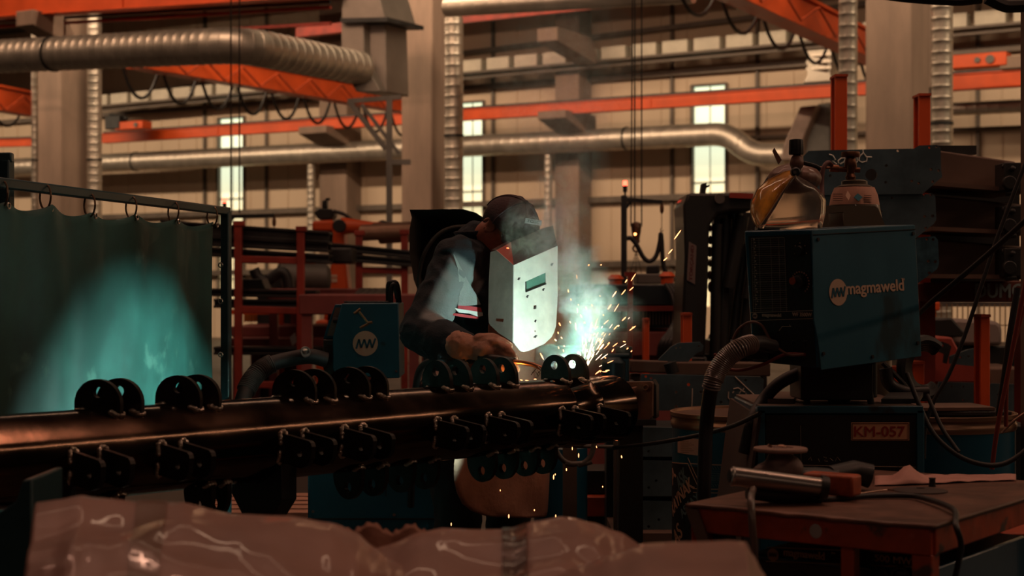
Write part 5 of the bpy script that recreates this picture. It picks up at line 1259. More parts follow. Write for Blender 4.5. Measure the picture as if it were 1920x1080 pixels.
# ================================================================== gas cylinder
d = 5.02
t = thing('gas_cylinder', 'gas cylinder with brass regulator, pinkish label collar and olive guard, behind the blue feeder', 'gas cylinder', (P(1602,0,d).x, d, 0))
OLV = mat('olive brown guard', (.085,.065,.04), .42, coat=.25)
s = d/F; cxp = 1602
def cz(y): return P(cxp, y, d).z
mb = MB(); base = Vector((P(cxp,0,d).x, d, 0))
mb.lathe([(.115, .0),(.115, cz(440)),(.112, cz(432))], base, Z, 40); part(t, 'body', mb, OLV)
mb = MB(); mb.lathe([(54*s, cz(440)),(53*s, cz(420)),(46*s, cz(384))], base, Z, 40); part(t, 'shoulder', mb, OLV)
LBLM = mat('pinkish label paper', (.52,.27,.19), .55, var=.1, vs=30)
mb = MB(); mb.lathe([(46.5*s, cz(385)),(43*s, cz(366)),(37*s, cz(352)),(34*s, cz(352))], base+Y*0, Z, 40); lb = part(t, 'label_collar', mb, LBLM)
mb = MB(); mb.lathe([(33*s, cz(352)),(33*s, cz(350)),(24*s, cz(346)),(24*s, cz(340)),(19*s, cz(338))], base, Z, 30); part(t, 'neck_ring', mb, OLV)
zf = P(1615, 370, d-.066)
dn_ = Vector((.05,-1,.42)).normalized(); dx_ = X; dy_ = dn_.cross(dx_)*-1
if dy_.z < 0: dy_ = -dy_
c = P(1609, 370, d-.078)
mb = MB(); mb.prism([c+dx_*.0135, c+dy_*.0135, c-dx_*.0135, c-dy_*.0135], dn_*.0012); part(lb, 'hazard_diamond', mb, mat('teal diamond', (.02,.16,.22), .5))
c2 = P(1590, 367, d-.078)
mb = MB(); mb.prism([c2+dx_*.008, c2+dy_*.017, c2-dx_*.008, c2-dy_*.017], dn_*.0012); part(lb, 'white_diamond', mb, mat('pale diamond', (.65,.42,.30), .5))
mb = MB()
for k in range(4): mb.beam(P(1562, 364+k*4, d-.070), P(1580, 364+k*4, d-.075), .002, .0015)
for k in range(4): mb.beam(P(1620, 366+k*4, d-.076), P(1634, 367+k*4, d-.070), .002, .0015)
part(lb, 'small_print', mb, RUST, kind='stuff')
# guard with window
mb = plate_px(Plane(P(1575,405,d-.12), (0,-1,.10)), [(1531,426),(1534,396),(1540,388),(1550,386),(1640,387),(1646,392),(1660,426)], [[(1553,424),(1553,400),(1580,398),(1583,424)]], .012)
part(t, 'valve_guard', mb, OLV, bevel=.003)
BRASS = mat('dark brass', (.20,.085,.045), .38, .75, var=.2, vs=20)
mb = MB(); mb.lathe([(8*s, cz(338)),(10*s, cz(332)),(7*s, cz(326)),(9*s, cz(318)),(12*s, cz(312)),(10*s, cz(300)),(8*s, cz(294))], base-X*.012, Z, 20); vb = part(t, 'valve', mb, BRASS)
mb = MB(); mb.lathe([(17*s, cz(294)),(18*s, cz(290)),(17*s, cz(285)),(8*s, cz(284))], base-X*.012, Z, 10); part(vb, 'hand_wheel', mb, BRASS)
mb = MB(); mb.tube([P(1570,317,d), P(1612,319,d)], 5*s, 14); mb.tube([P(1556,315,d), P(1572,316,d)], 7*s, 12); mb.tube([P(1520,313,d), P(1558,315,d)], 2.4*s, 10); part(t, 'regulator', mb, BRASS)
mb = MB(); mb.tube(smooth_path([P(1560,310,d-.02), P(1552,305,d-.03), P(1543,318,d-.04), P(1541,350,d-.05), P(1545,400,d-.08), P(1560,470,d+.0)]), 4.4*s, 10); part(t, 'hose', mb, mat('maroon hose', (.10,.035,.03), .5))
# ================================================================== face shield resting on the feeder
d = 4.45; s = d/F
t = thing('face_shield', 'amber and clear face shield with black knob resting on top of the blue feeder', 'face shield', P(1470, 428, d))
BRS = mat('brown headgear shell', (.17,.085,.06), .42, coat=.2)
sh = MB()
sh.caps(P(1494,306,d+.02), 14*s, P(1494,300,d+.02), 12*s)
sh.ball(P(1490,335,d+.10), (52*s, .08, 30*s))
part(t, 'headgear_shell', organic(sh, .004, 3), BRS, smooth=180)
mb = MB(); rg = []
for (rr, y) in ((13, 290),(13.5, 287),(12.8, 266),(12, 262),(8, 261)):
    rg.append([P(1493+(0), y, d+.02)+(X*cos(2*pi*k/36)+Y*sin(2*pi*k/36))*rr*s*(1+.05*(k % 3 == 0)) for k in range(36)])
mb.loft(rg); part(t, 'ratchet_knob', mb, BLACKP, smooth=30)
mb = MB(); mb.lathe([(8.5*s,0),(8.5*s,.02),(6*s,.024)], P(1490,323,d-.09), -Y, 24); pk_ = part(t, 'pivot_knob', mb, BLACKP)
mb = MB(); mb.lathe([(3*s,0),(3*s,.003)], P(1490,323,d-.114), -Y, 16); part(pk_, 'pivot_screw', mb, GREYM)
AMB = mat('smoky amber visor', (.80,.34,.04), .28, var=.4, vs=22, coat=.6, trans=.35, ior=1.2)
o1 = [(1489,318),(1470,322),(1440,337),(1420,355),(1409,378),(1407,395),(1411,413),(1419,427)]
i1 = [(1492,328),(1482,338),(1474,350),(1464,364),(1454,380),(1444,396),(1434,410),(1423,426)]
rows = []
for k in range(8):
    a, b = o1[k], i1[k]; row = []
    for q in range(7):
        g = q/6; row.append(P(a[0]+(b[0]-a[0])*g, a[1]+(b[1]-a[1])*g, d-.02-.09*sin(g*pi*.5)+.03*(k/7)*(1-g)))
    rows.append(row)
mb = MB(); mb.grid(rows); o = part(t, 'amber_visor', mb, AMB, smooth=180); sm = o.modifiers.new('th','SOLIDIFY'); sm.thickness = .002
CLR = mat('scratched clear visor', (.62,.50,.42), .12, trans=.92, ior=1.15, coat=.5, var=.08, vs=20)
i2 = [(1492,328),(1500,332),(1515,340),(1530,350),(1542,362),(1549,376),(1548,400),(1540,430)]
rows = []
for k in range(8):
    a, b = i1[k], i2[k]; row = []
    for q in range(13):
        g = q/12; row.append(P(a[0]+(b[0]-a[0])*g, a[1]+(b[1]-a[1])*g+(2 if k == 7 else 0), d-.11-.03*sin(g*pi)+.07*g*(k/7)))
    rows.append(row)
mb = MB(); mb.grid(rows); o = part(t, 'clear_visor', mb, CLR, smooth=180); sm = o.modifiers.new('th','SOLIDIFY'); sm.thickness = .0015
mb = MB(); mb.tube([P(*q, d-.112) for q in i1], .0012, 6); mb.tube([P(*q, d-.02) for q in o1], .0016, 6); part(t, 'visor_rim', mb, mat('pale visor rim', (.45,.30,.18), .3, coat=.5))
mb = MB(); mb.tube(smooth_path([P(1410,400,d+.02), P(1425,360,d+.1), P(1450,322,d+.12), P(1480,310,d+.1)]), .004, 8); mb.tube(smooth_path([P(1505,305,d+.02), P(1530,312,d), P(1538,318,d)]), .006, 8); part(t, 'head_band', mb, BLACKP)
mb = MB(); mb.prism([P(x, y, d-.03) for x, y in [(1452,277),(1466,300),(1460,308),(1449,283)]], Y*.01); part(t, 'strap_end', mb, BRS)
mb = MB(); pbox(mb, 1421, 423, 1463, 432, d-.02, .06); part(t, 'chin_block', mb, BLACKP, bevel=.003)
# ================================================================== drums
def drum(cxp, ytop, d, rad, label, grp='blue wire drums'):
    base = Vector((P(cxp,0,d).x, d+rad*0, 0)); zt = P(0, ytop, d).z
    t = thing('wire_drum', label, 'drum', base, group=grp)
    mb = MB(); mb.lathe([(rad*.97, .0),(rad*.985, .01),(rad*.985, zt-.055)], base, Z, 64); part(t, 'barrel', mb, BLUED)
    RIM = mat('brass coloured drum ring', (.42,.25,.16), .3, .85)
    mb = MB(); mb.lathe([(rad*.985, zt-.055),(rad*1.0, zt-.05),(rad*1.0, zt-.035),(rad*.985, zt-.03),(rad*.985, zt-.02),(rad*1.01, zt-.014),(rad*1.01, zt-.002),(rad*.99, zt),(rad*.96, zt-.002),(rad*.95, zt-.012)], base, Z, 64, False); part(t, 'clamp_ring', mb, RIM)
    mb = MB(); mb.lathe([(rad*.955, zt-.014),(rad*.955, zt-.010)], base, Z, 48); part(t, 'lid', mb, mat('dull brown lid', (.15,.08,.06), .4, .6))
    return t, base, zt
def cyl_wrap(mb0, base, rad):
    """bend a flat mesh (x -> around, z up) on to the barrel"""
    for i, v in enumerate(mb0.v):
        a = (v.x-base.x)/rad; q = v.y
        mb0.v[i] = Vector((base.x+sin(a)*(rad+q), base.y-cos(a)*(rad+q), v.z))
    return mb0
t, base, zt = drum(1400, 770, 5.55, .262, 'left blue wire drum with diagonal cream lettering, behind the hanging torch hose')
RD = .262*.985
def on_drum(px, py):   # around-distance and height of the barrel point seen at this pixel
    k = (px-CX)/F; c = base
    A_ = k*k+1; B_ = -2*(k*c.x+c.y); C_ = c.x**2+c.y**2-RD**2
    D_ = max(B_*B_-4*A_*C_, 0); Yv = (-B_-sqrt(D_))/(2*A_); X_ = k*Yv
    return (math.atan2(X_-c.x, c.y-Yv)*RD, CAMZ+(CY-py)/F*Yv)
def dtext(s_, px, py, w, h, ang, m, shear=0):
    u, z_ = on_drum(px, py); a = radians(ang)
    mb = text_mb(s_, (base.x+u, .0012, z_), (cos(a), 0, sin(a)), (-sin(a), 0, cos(a)), (0, 1, 0), width=w, height=h, ext=.0004, shear=shear)
    part(t, 'lettering', cyl_wrap(mb, base, RD), m)
def dline(pts, wd, m, closed=False, nm='printed_line'):
    q = [on_drum(*p) for p in pts]; q2 = []
    for i in range(len(q)-1):
        for k in range(6): q2.append((q[i][0]+(q[i+1][0]-q[i][0])*k/6, q[i][1]+(q[i+1][1]-q[i][1])*k/6))
    q2.append(q[-1]); mb = MB()
    for i in range(len(q2)-1): mb.beam((base.x+q2[i][0], .0009, q2[i][1]), (base.x+q2[i+1][0], .0009, q2[i+1][1]), wd, .0006, Y)
    part(t, nm, cyl_wrap(mb, base, RD), m)
CRM = mat('cream drum print', (.50,.30,.21), .6); DKP = mat('dark drum print', (.008,.012,.016), .6); TLP = mat('teal grey outline print', (.10,.17,.19), .6)
u0, z0 = on_drum(1261.5, 866); u1, z1_ = on_drum(1312, 866); zb_ = .12
mb = MB(); mb.box((base.x+(u0+u1)/2-.01, .0003, (z0+zb_)/2), (u1-u0, .0006, z0-zb_))
bx = MB(); nseg = 12
for k in range(nseg):
    ua = u0-.05+(u1-u0+.05)*k/nseg; ub = u0-.05+(u1-u0+.05)*(k+1)/nseg; bx.box((base.x+(ua+ub)/2, .0004, (z0+zb_)/2), (ub-ua, .0006, z0-zb_))
part(t, 'dark_print_field', cyl_wrap(bx, base, RD), DKP)
dtext('ASK', 1278, 898, .075, .050, 38, TLP); dtext('KAYNAK', 1274, 932, .19, .042, 38, CRM, .1); dtext('AS', 1270, 1002, .07, .055, 42, CRM); dtext('ASKAY', 1292, 948, .12, .03, 38, TLP)
dtext('A', 1262.5, 890, .06, .05, 40, CRM)
dline([(1260.6,867),(1290,869),(1313,920),(1308,946)], .003, CRM); dline([(1290,858),(1312,905)], .003, CRM)
dline([(1294,869),(1370,872),(1376,878),(1377,918)], .003, CRM); dline([(1300,916),(1377,917)], .003, CRM); dline([(1300,923),(1377,924)], .003, CRM); dline([(1335,999),(1368,1000)], .003, CRM)
dline([(1326,883),(1364,884),(1367,904),(1326,904)], .0012, TLP)
for k in range(4):
    dtext('MANUFACTURED WIRE', 1345, 888+k*4.2, .055, .005, 0, TLP)
for k in range(8):
    dline([(1330+k*5,874),(1334+k*5,881)], .002, TLP); dline([(1330+k*5,907),(1334+k*5,913)], .002, TLP)
ua, za = on_drum(1271, 818); ub, zb2 = on_drum(1330, 856); bx = MB()
for k in range(8):
    a_ = ua+(ub-ua)*k/8; b_ = ua+(ub-ua)*(k+1)/8; bx.box((base.x+(a_+b_)/2, .0004, (za+zb2)/2), (b_-a_, .0006, za-zb2))
lb = part(t, 'paper_label', cyl_wrap(bx, base, RD), mat('drum label paper', (.50,.33,.27), .7))
for k in range(7): dline([(1277,827+k*3.6),(1292+5*(k % 3),827+k*3.6)], .0012, RUST, nm='label_print')
t, base2, zt2 = drum(1752, 771, 5.3, .262, 'right blue wire drum with cables draped over its lid')
# junk on the right drum lid
for k, (y, lab) in enumerate(((zt2+.004, 'lower dark flat scrap plate on the right blue drum'), (zt2+.018, 'upper brown flat scrap plate on the right blue drum'))):
    mb = MB(); mb.box((base2.x+.06-.03*k, base2.y-.05, y), (.30-.06*k, .2, .012), Vector((1,.1*k,0)).normalized(), Vector((-.1*k,1,0)).normalized()); solo('scrap_plate', lab, 'scrap', mb, (DARKM, BEAMBR)[k], bevel=.002)
mb = MB()
for k in range(4): mb.torus(base2+Vector((-.19+.012*k, -.17, zt2+.012)), .012, .003, Vector((.5,-1,.3*k)), 14, 6)
solo('lid_clasp', 'bright metal clasp on the rim of the right blue drum', 'clasp', mb, STEELB)
# ================================================================== cables at the right
CB = [('thick dark cable slanting from the right edge down to the blue feeder', CABLE, [(1935,402,4.2),(1860,470,4.3),(1790,530,4.4),(1740,572,4.5),(1722,590,4.7)], .0075),
('dark cable running from the top right edge down to the right drum', CABLE, [(1925,300,4.6),(1898,370,4.6),(1872,440,4.6),(1845,520,4.6),(1812,620,4.6),(1780,700,4.6),(1752,750,4.6),(1735,800,4.6),(1732,860,4.6)], .006),
('dark cable looping below the lid of the right drum', CABLE, [(1700,700,4.5),(1728,770,4.45),(1752,815,4.42),(1790,850,4.4),(1830,868,4.4),(1870,872,4.4),(1905,858,4.4),(1950,820,4.4)], .007),
('dark cable crossing in front of the right drum', CABLE, [(1738,740,4.5),(1765,800,4.45),(1785,830,4.42),(1798,848,4.4)], .006),
('red cable hanging down at the right edge', REDCAB, [(1925,520,4.5),(1905,620,4.5),(1890,700,4.5),(1876,770,4.5),(1866,830,4.5),(1860,880,4.5)], .0065),
('second red cable hanging at the right edge', REDCAB, [(1920,575,4.7),(1898,660,4.7),(1888,720,4.7),(1886,800,4.7)], .006),
('straight dark cable left of the red cables', CABLE, [(1908,540,4.9),(1895,620,4.9),(1884,700,4.9),(1872,780,4.9)], .010),
('dark thin cable bridging from the clamp stand to the power source', CABLE, [(1150,840,5.0),(1220,832,4.9),(1300,818,4.7),(1370,800,4.5),(1425,775,4.32)], .0065),
('thick dark cable bundle arching over the power source to the feeder', CABLE, [(1530,698,4.6),(1500,700,4.5),(1460,720,4.5),(1430,752,4.5),(1410,790,4.45),(1395,850,4.45)], .018),
('pale brown cable hook over the rim of the right drum', BRZ, [(1878,812,4.8),(1900,790,4.8),(1925,772,4.8)], .004)]
for lab, m, pts, rr in CB:
    mb = MB(); mb.tube(smooth_path([P(*q) for q in pts], 8), rr, 10); solo('cable', lab, 'cable', mb, m, group='cables around the feeder and drums')
mb = MB()
for k in range(4): mb.torus(P(1732,690,4.85+.03*k), .085-.006*k, .016, Vector((.5,-1,0)), 32, 8, -2.3, 2.2)
solo('cable_coil', 'thick black cable coil hanging behind the lower right corner of the blue feeder', 'cable coil', mb, RUBBER)
mb = MB(); mb.tube(smooth_path([P(1660,690,4.8), P(1668,720,4.8), P(1700,735,4.8), P(1740,735,4.8)]), .02, 10); mb.tube(smooth_path([P(1655,680,4.8), P(1690,715,4.8), P(1712,745,4.8)]), .008, 8); solo('cable', 'short black cable curling under the blue feeder', 'cable', mb, RUBBER)
mb = MB(); a = P(1908,860,5.4); mb.box((P(1905,0,5.4).x, 5.5, .42), (.10,.2,.84)); solo('side_panel', 'dark ribbed machine side at the right edge behind the drum', 'panel', mb, DARKM, bevel=.01)
mb = MB(); mb.box((P(1924,0,5.2).x, 5.2, 1.4), (.02,.05,2.8)); solo('edge_tube', 'thin pale brown upright tube at the very right edge', 'tube', mb, BEAMBR)
# ================================================================== orange table
zt = .836
def TP(x, y):  # on the table top plane
    return P(x, y, (CAMZ-zt)*F/(y-CY))
a_ = TP(1285, 943); b_ = TP(1752, 986); ex = (b_-a_).normalized(); ey = Vector((-ex.y, ex.x, 0))
if ey.y < 0: ey = -ey
W_ = (b_-a_).length; L_ = .84
cnr = [a_, b_, b_+ey*L_, a_+ey*L_]
t = thing('work_table', 'battered orange steel work table with rusty brown top in the right foreground', 'table', ((a_+b_)/2+ey*L_/2)-Z*zt)
TTOP = mat('rust brown worn table top', (.155,.075,.052), .48, .25, var=.35, vs=9, bump=.25, bs=18, coat=.08)
rows = []
for i in range(41):
    row = []
    for j in range(41):
        p = a_+ex*(W_*i/40)+ey*(L_*j/40); e = 0
        if j == 0: p = p-ey*.006*noise.noise(p*30)-Z*.004*abs(noise.noise(p*24))
        row.append(p+Z*(.003*noise.noise(p*5)))
    rows.append(row)
mb = MB(); mb.grid(rows); o = part(t, 'top', mb, TTOP, smooth=60); sm = o.modifiers.new('th', 'SOLIDIFY'); sm.thickness = .008; sm.offset = -1
ORT = mat('chipped orange table paint', (.34,.045,.012), .42, var=.35, vs=7, bump=.2, bs=22, dirt=((.05,.03,.024), 11, .60), coat=.1)
def rail(p, q, nm='side_rail', hh=.055, dz=.034):
    mb = MB(); n = 24; d_ = (q-p)/n
    mb.beam(p-Z*dz, q-Z*dz, .03, hh); return part(t, nm, mb, ORT, bevel=.003)
rail(a_+ex*.01+ey*.02, b_-ex*.01+ey*.02); rail(b_-ex*.02+ey*.02, b_-ex*.02+ey*L_); rail(a_+ex*.02+ey*.02, a_+ex*.02+ey*L_); rail(a_+ey*(L_-.02), b_+ey*(L_-.02))
for k, (p, nm) in enumerate(((a_+ex*.03+ey*.03, 0), (b_-ex*.03+ey*.03, 0), (b_-ex*.03+ey*(L_-.03), 0), (a_+ex*.03+ey*(L_-.03), 0))):
    mb = MB(); q = p-Z*.06; mb.box((q.x, q.y, q.z/2), (.042,.042,q.z), ex, ey, Z); part(t, 'leg', mb, ORT, bevel=.003)
q = TP(1607, 975); q = a_+ex*(W_*.66)+ey*.03-Z*.06; mb = MB(); mb.box((q.x, q.y, q.z/2), (.03,.03,q.z), ex, ey, Z); part(t, 'leg', mb, ORT, bevel=.003)
mb = MB(); mb.ball(a_+ex*(W_*.545)+ey*.004-Z*.034, (.014,.0015,.015), ex, ey, Z); part(t, 'bare_spot', mb, mat('bare grey patch', (.33,.31,.29), .5))
mb = MB(); mb.prism([a_+ex*.02-ey*.003+Z*v+ex*u for u, v in [(-.02,-.01),(.012,-.012),(.05,-.10),(.04,-.12),(.02,-.1)]], ey*.004); part(t, 'bent_corner_strip', mb, mat('bare steel strip', (.25,.20,.16), .35, .8))
mb = MB(); mb.prism([a_+ex*u+ey*.03+Z*v for u, v in [(.0,-.02),(.08,-.03),(.08,-.16),(-.02,-.12)]], ey*.05); part(t, 'corner_gusset', mb, BLK)
# table support: lower shelf carries power source
mb = MB(); sc_ = a_+ex*W_*.5+ey*L_*.5; mb.box((sc_.x, sc_.y, .12), (W_-.05, L_-.05, .02), ex, ey, Z); part(t, 'shelf', mb, ORT)
t = thing('power_source', 'black power source with tan lettering standing under the orange table', 'power source', (sc_.x, sc_.y, .13))
pcx = a_+ex*.11+ey*.10; W2 = .40
mb = MB(); c = a_+ex*(.10+W2/2)+ey*(.10+.30); mb.box((c.x, c.y, .13+.30), (W2, .60, .59), ex, ey, Z); part(t, 'housing', mb, BLUED, bevel=.005)
pn_ = Plane(a_+ex*.3+ey*.097-Z*.2, -ey)
mb = MB(); mb.box((a_+ex*(.10+W2/2)+ey*.099)*1-Z*(zt-.43), (W2-.01, .006, .57), ex, ey, Z); fp = part(t, 'front_panel', mb, BLACKP)
for (p_, q_) in (((1437,1026),(1594,1032)),((1437,1052),(1594,1058)),((1632,1034),(1718,1037)),((1632,1060),(1718,1063))): mb = MB(); mb.beam(pn_.at(*p_, .001), pn_.at(*q_, .001), .0014, .0006, ey); part(fp, 'trim_line', mb, GOLDP)
c = pn_.at(1450, 1040, .001); mb = MB(); mb.prism([c+(ex*cos(2*pi*k/30)+Z*sin(2*pi*k/30))*.0135 for k in range(30)], -ey*.0008); bb = part(fp, 'badge', mb, GOLDP); mw(bb, c-ey*.0014, .019, .010, ex, Z, -ey, BLACKP)
part(fp, 'lettering', text_mb('magmaweld', pn_.at(1508, 1041, .001), ex, Z, -ey, width=.094, height=.021), GOLDP)
part(fp, 'trademark_sign', text_mb('TM', pn_.at(1562, 1037, .001), ex, Z, -ey, width=.009, height=.004), GOLDP)
part(fp, 'lettering', text_mb('500 MW', pn_.at(1675, 1049, .001), ex, Z, -ey, width=.080, height=.014), GOLDP)
for x, y in ((1650,1082),(1690,1082),(1500,1090)): mb = MB(); mb.torus(pn_.at(x,y,.002), .019, .004, ey, 24, 6); part(fp, 'socket_ring', mb, DARKM)
mb = MB(); c = b_+ex*.10+ey*.30; mb.box((c.x, c.y, .32), (.12,.42,.62), ex, ey, Z); solo('blue_cabinet', 'dark blue cabinet standing right of the orange table', 'cabinet', mb, BLUED, bevel=.006)
mb = MB(); c = b_+ex*.30+ey*.42; q = P(1905, 1040, 3.95)
t = thing('orange_toolbox', 'orange toolbox with pale letters at the lower right edge', 'toolbox', (q.x, q.y+.15, 0))
mb = MB(); pbox(mb, 1881, 1000, 1990, 1036, 3.95, .3); part(t, 'lid', mb, ORANGE2, bevel=.004)
mb = MB(); qq = P(1881, 1036, 3.95); q2 = P(1990, 1036, 3.95); mb.box(((qq.x+q2.x)/2, 4.1, qq.z/2), (q2.x-qq.x, .28, qq.z)); part(t, 'base', mb, BEAMBR, bevel=.004)
for k in range(3): mb = MB(); mb.beam(P(1881,1046+k*14,3.955), P(1990,1046+k*14,3.955), .01, .006); part(t, 'rib', mb, BLK)
part(t, 'lettering', text_mb('DİN', P(1912, 1018, 3.948), X, Z, -Y, width=.075, height=.024), mat('dull white print', (.33,.28,.25), .6))
# ---- things on the table
def TT(x, y, h=0): q = TP(x, y); return q+Z*h
g = thing('angle_grinder', 'angle grinder lying upside down with a worn disc on the orange table', 'grinder', TT(1450, 915))
dg = 3.62
mb = MB(); mb.lathe([(.060,0),(.0615,.004),(.060,.008),(.030,.009),(.028,.006)], P(1463,846,dg), Z, 40); part(g, 'grinding_disc', mb, mat('worn disc', (.22,.13,.10), .6, var=.2))
mb = MB(); mb.ball(P(1465,838,dg), (.012,.012,.006)); mb.beam(P(1440,834,dg), P(1447,838,dg), .006, .006); part(g, 'flange_nut', mb, BRZ)
gb = MB(); gb.caps(P(1463,858,dg), .028, P(1463,870,dg), .034); gb.caps(P(1425,900,dg), .018, P(1478,882,dg), .036); gb.ball(P(1455,885,dg), (.055,.04,.026))
part(g, 'gear_head', organic(gb, .005, 3), mat('dusty gear head', (.16,.10,.085), .55, .3, var=.25, vs=25), smooth=180)
mb = MB(); mb.tube([P(1480,900,dg), P(1530,904,dg), P(1570,905,dg)], [.030,.034,.032], 18); part(g, 'motor_body', mb, BLK)
mb = MB(); mb.box(P(1560,907,3.50), (.118,.05,.046), (ex*.97-Z*.0+X*.03).normalized(), ey, Z); part(g, 'orange_housing', mb, mat('chipped orange housing', (.36,.07,.025), .45, var=.3, vs=30), bevel=.006)
mb = MB(); mb.tube([P(1555,892,3.62), P(1600,884,3.66), P(1632,893,3.66)], [.022,.026,.028], 16); part(g, 'rear_grip', mb, RUBBER)
mb = MB(); mb.tube([P(1370,893,3.42), P(1378,893,3.42), P(1540,913,3.42)], [.0175,.0205,.0195], 20); mb.torus(P(1374,893,3.42), .018, .004, Vector((1,.0,-.1)), 20, 8); part(g, 'side_handle', mb, mat('brushed steel handle', (.32,.29,.26), .3, .9))
mb = MB(); mb.disc(P(1368.5,892.5,3.42), .014, Vector((-1,-.15,.1)), .002, 18); part(g, 'handle_hole', mb, BLACKP)
mb = MB(); mb.tube([P(1400,918,3.45), P(1470,925,3.45), P(1540,922,3.45)], [.020,.024,.022], 14); part(g, 'underside_handle', mb, RUBBER)
mb = MB(); mb.tube([P(1538,913,3.42), P(1552,915,3.42)], [.026,.024], 16); part(g, 'handle_collar', mb, BLACKP)
mb = MB(); mb.tube(smooth_path([P(1412,918,3.35), P(1408,935,3.28), P(1410,975,3.25), P(1414,1030,3.25), P(1416,1110,3.27)]), .0078, 10); solo('air_hose', 'thin brown hose dropping over the front edge of the orange table', 'hose', mb, mat('dull brown hose', (.10,.07,.055), .35, coat=.3))
mb = MB(); mb.tube(smooth_path([TT(1480,930,.012), TT(1540,943,.008), TT(1620,937,.008), TT(1700,936,.008), TT(1740,945,.010), TT(1770,965,.012)+ex*.02, P(1792,985,3.17), P(1802,1020,3.17), P(1796,1060,3.2), P(1780,1130,3.25)]), .0062, 10); part(g, 'power_cord', mb, RUBBER)
rows = []
PAPM = mat('pinkish crumpled paper', (.46,.24,.20), .8, var=.1, vs=20)
for i in range(25):
    u = i/24; row = []
    for j in range(13):
        v = j/12; x = 1640+265*u; y = 911-10*u-(20*(1-v) if True else 0)*(.9-.35*u)
        p = TP(x, y+2); h = .004+.006*abs(noise.noise(Vector((u*6, v*3, 2)))) + .040*max(0,1-abs(u-.235)/.13)**1.2*(1-abs(2*v-1)**2)
        row.append(p+Z*h)
    rows.append(row)
mb = MB(); mb.grid(rows); o = solo('paper_sheet', 'crumpled pinkish paper sheet lying at the back of the orange table', 'paper', mb, PAPM, smooth=50); sm = o.modifiers.new('th', 'SOLIDIFY'); sm.thickness = .0006
mb = MB(); q = TT(1748, 912); mb.lathe([(.0085,0),(.0080,.003),(.0070,.016),(.0085,.020)], q, Z, 18); solo('small_plug', 'small black plug standing on the edge of the paper', 'plug', mb, BLACKP)
mb = MB(); q = TT(1725, 921); mb.lathe([(.062,0),(.062,.003),(.012,.007),(.010,.003)], q, Z, 40); solo('cutting_disc', 'thin dark cutting disc lying on the orange table before the paper', 'disc', mb, mat('dark cutting disc', (.045,.028,.024), .5))
mb = MB(); mb.tube([TT(1600,929,.003), TT(1665,920,.003)], .0016, 6); mb.tube([TT(1665,920,.003), TT(1675,922,.003)], .0022, 6); solo('steel_rod', 'thin bright rod lying on the table beside the grinder', 'rod', mb, BRZ)
mb = MB(); mb.prism([TT(1275,958,-.05), TT(1310,950,-.02), TT(1330,965,-.16), TT(1300,975,-.18)], ey*.05); 
# ================================================================== plastic wrapped bundles in the foreground
PLAS = mat('clear wrapping film over pinkish goods', (.31,.165,.13), .42, var=.16, vs=3.2, bump=.6, bs=9, coat=.3, stretch=(1,1,1))
def bundle(label, sil, d0, dep, seed, front=.75, zfloor=.0, rnd=.16):
    """lumpy film-wrapped bundle: silhouette heights along its back edge, rounding over to the near side"""
    xs = [p[0] for p in sil]; n = 150; rows = []
    for i in range(n+1):
        x = xs[0]+(xs[-1]-xs[0])*i/n
        k = max(j for j in range(len(sil)) if xs[j] <= x+1e-6); k = min(k, len(sil)-2)
        g = (x-xs[k])/(xs[k+1]-xs[k]); g = g*g*(3-2*g)*.5+g*.5; y = sil[k][1]*(1-g)+sil[k+1][1]*g
        top = P(x, y, d0); col = []
        e = min(i, n-i)/n
        edge = sqrt(max(0, 1-(1-min(e/.035, 1))**2))
        m = 46
        for j in range(m+1):
            v = j/m
            if v < .15:
                q = v/.15; yy = dep*.5*(1-q)+.0; zz = -(1-q)*.5
                p = Vector((top.x, d0+yy, max(top.z+zz, .0)))
            else:
                q = (v-.15)/.85; a = q*pi/2
                yy = -dep*sin(a)**1.2; zz = -(top.z-zfloor)*(1-cos(a)**.55)*front-.05*q
                p = Vector((top.x*(1+yy/d0*.85), d0+yy, max(top.z+zz, 0)))
            w_ = noise.noise_vector(p*2.6+Vector((seed, 0, 0)))
            fold = abs(noise.noise(p*Vector((1,1,1)).x*4.2+w_*1.4+Vector((seed, 5, 1))))
            fold2 = abs(noise.noise(p*11+w_*2.5+Vector((seed, 9, 3))))
            amp = min(1, .15+q*2.2) if v >= .15 else .3
            p = p+Vector((0, -.35, .9))*((.060*(.35-fold)+.012*(.3-fold2))*amp)
            p.x += (x*0)
            c = P((xs[0]+xs[-1])/2, 1000, d0)
            p = c+(p-c)*1 if edge >= 1 else Vector((p.x, p.y*1, p.z*(.0+1*edge)+0*(1-edge)))
            col.append(p)
        rows.append(col)
    mb = MB(); mb.grid(rows); return mb
BS = [('left and largest film wrapped bundle in the foreground with a brown tape strip', [(42,1010),(46,958),(62,944),(110,938),(155,930),(175,934),(260,942),(340,945),(440,962),(540,968),(620,982),(668,1000),(700,1025),(735,1050),(800,1090)], 2.45, .8, 1.0),
      ('middle film wrapped bundle with a dark brown tape strip, in front of the apron', [(640,1060),(720,1026),(790,998),(830,990),(900,992),(960,990),(1000,975),(1050,968),(1110,980),(1160,1000),(1210,1028),(1260,1060)], 2.60, .8, 6.0),
      ('right film wrapped bundle overlapping the corner of the orange table', [(1020,1090),(1090,1062),(1150,1040),(1210,1022),(1290,1018),(1360,1016),(1398,1018),(1412,1040),(1432,1070),(1450,1100)], 2.2, .7, 11.0)]
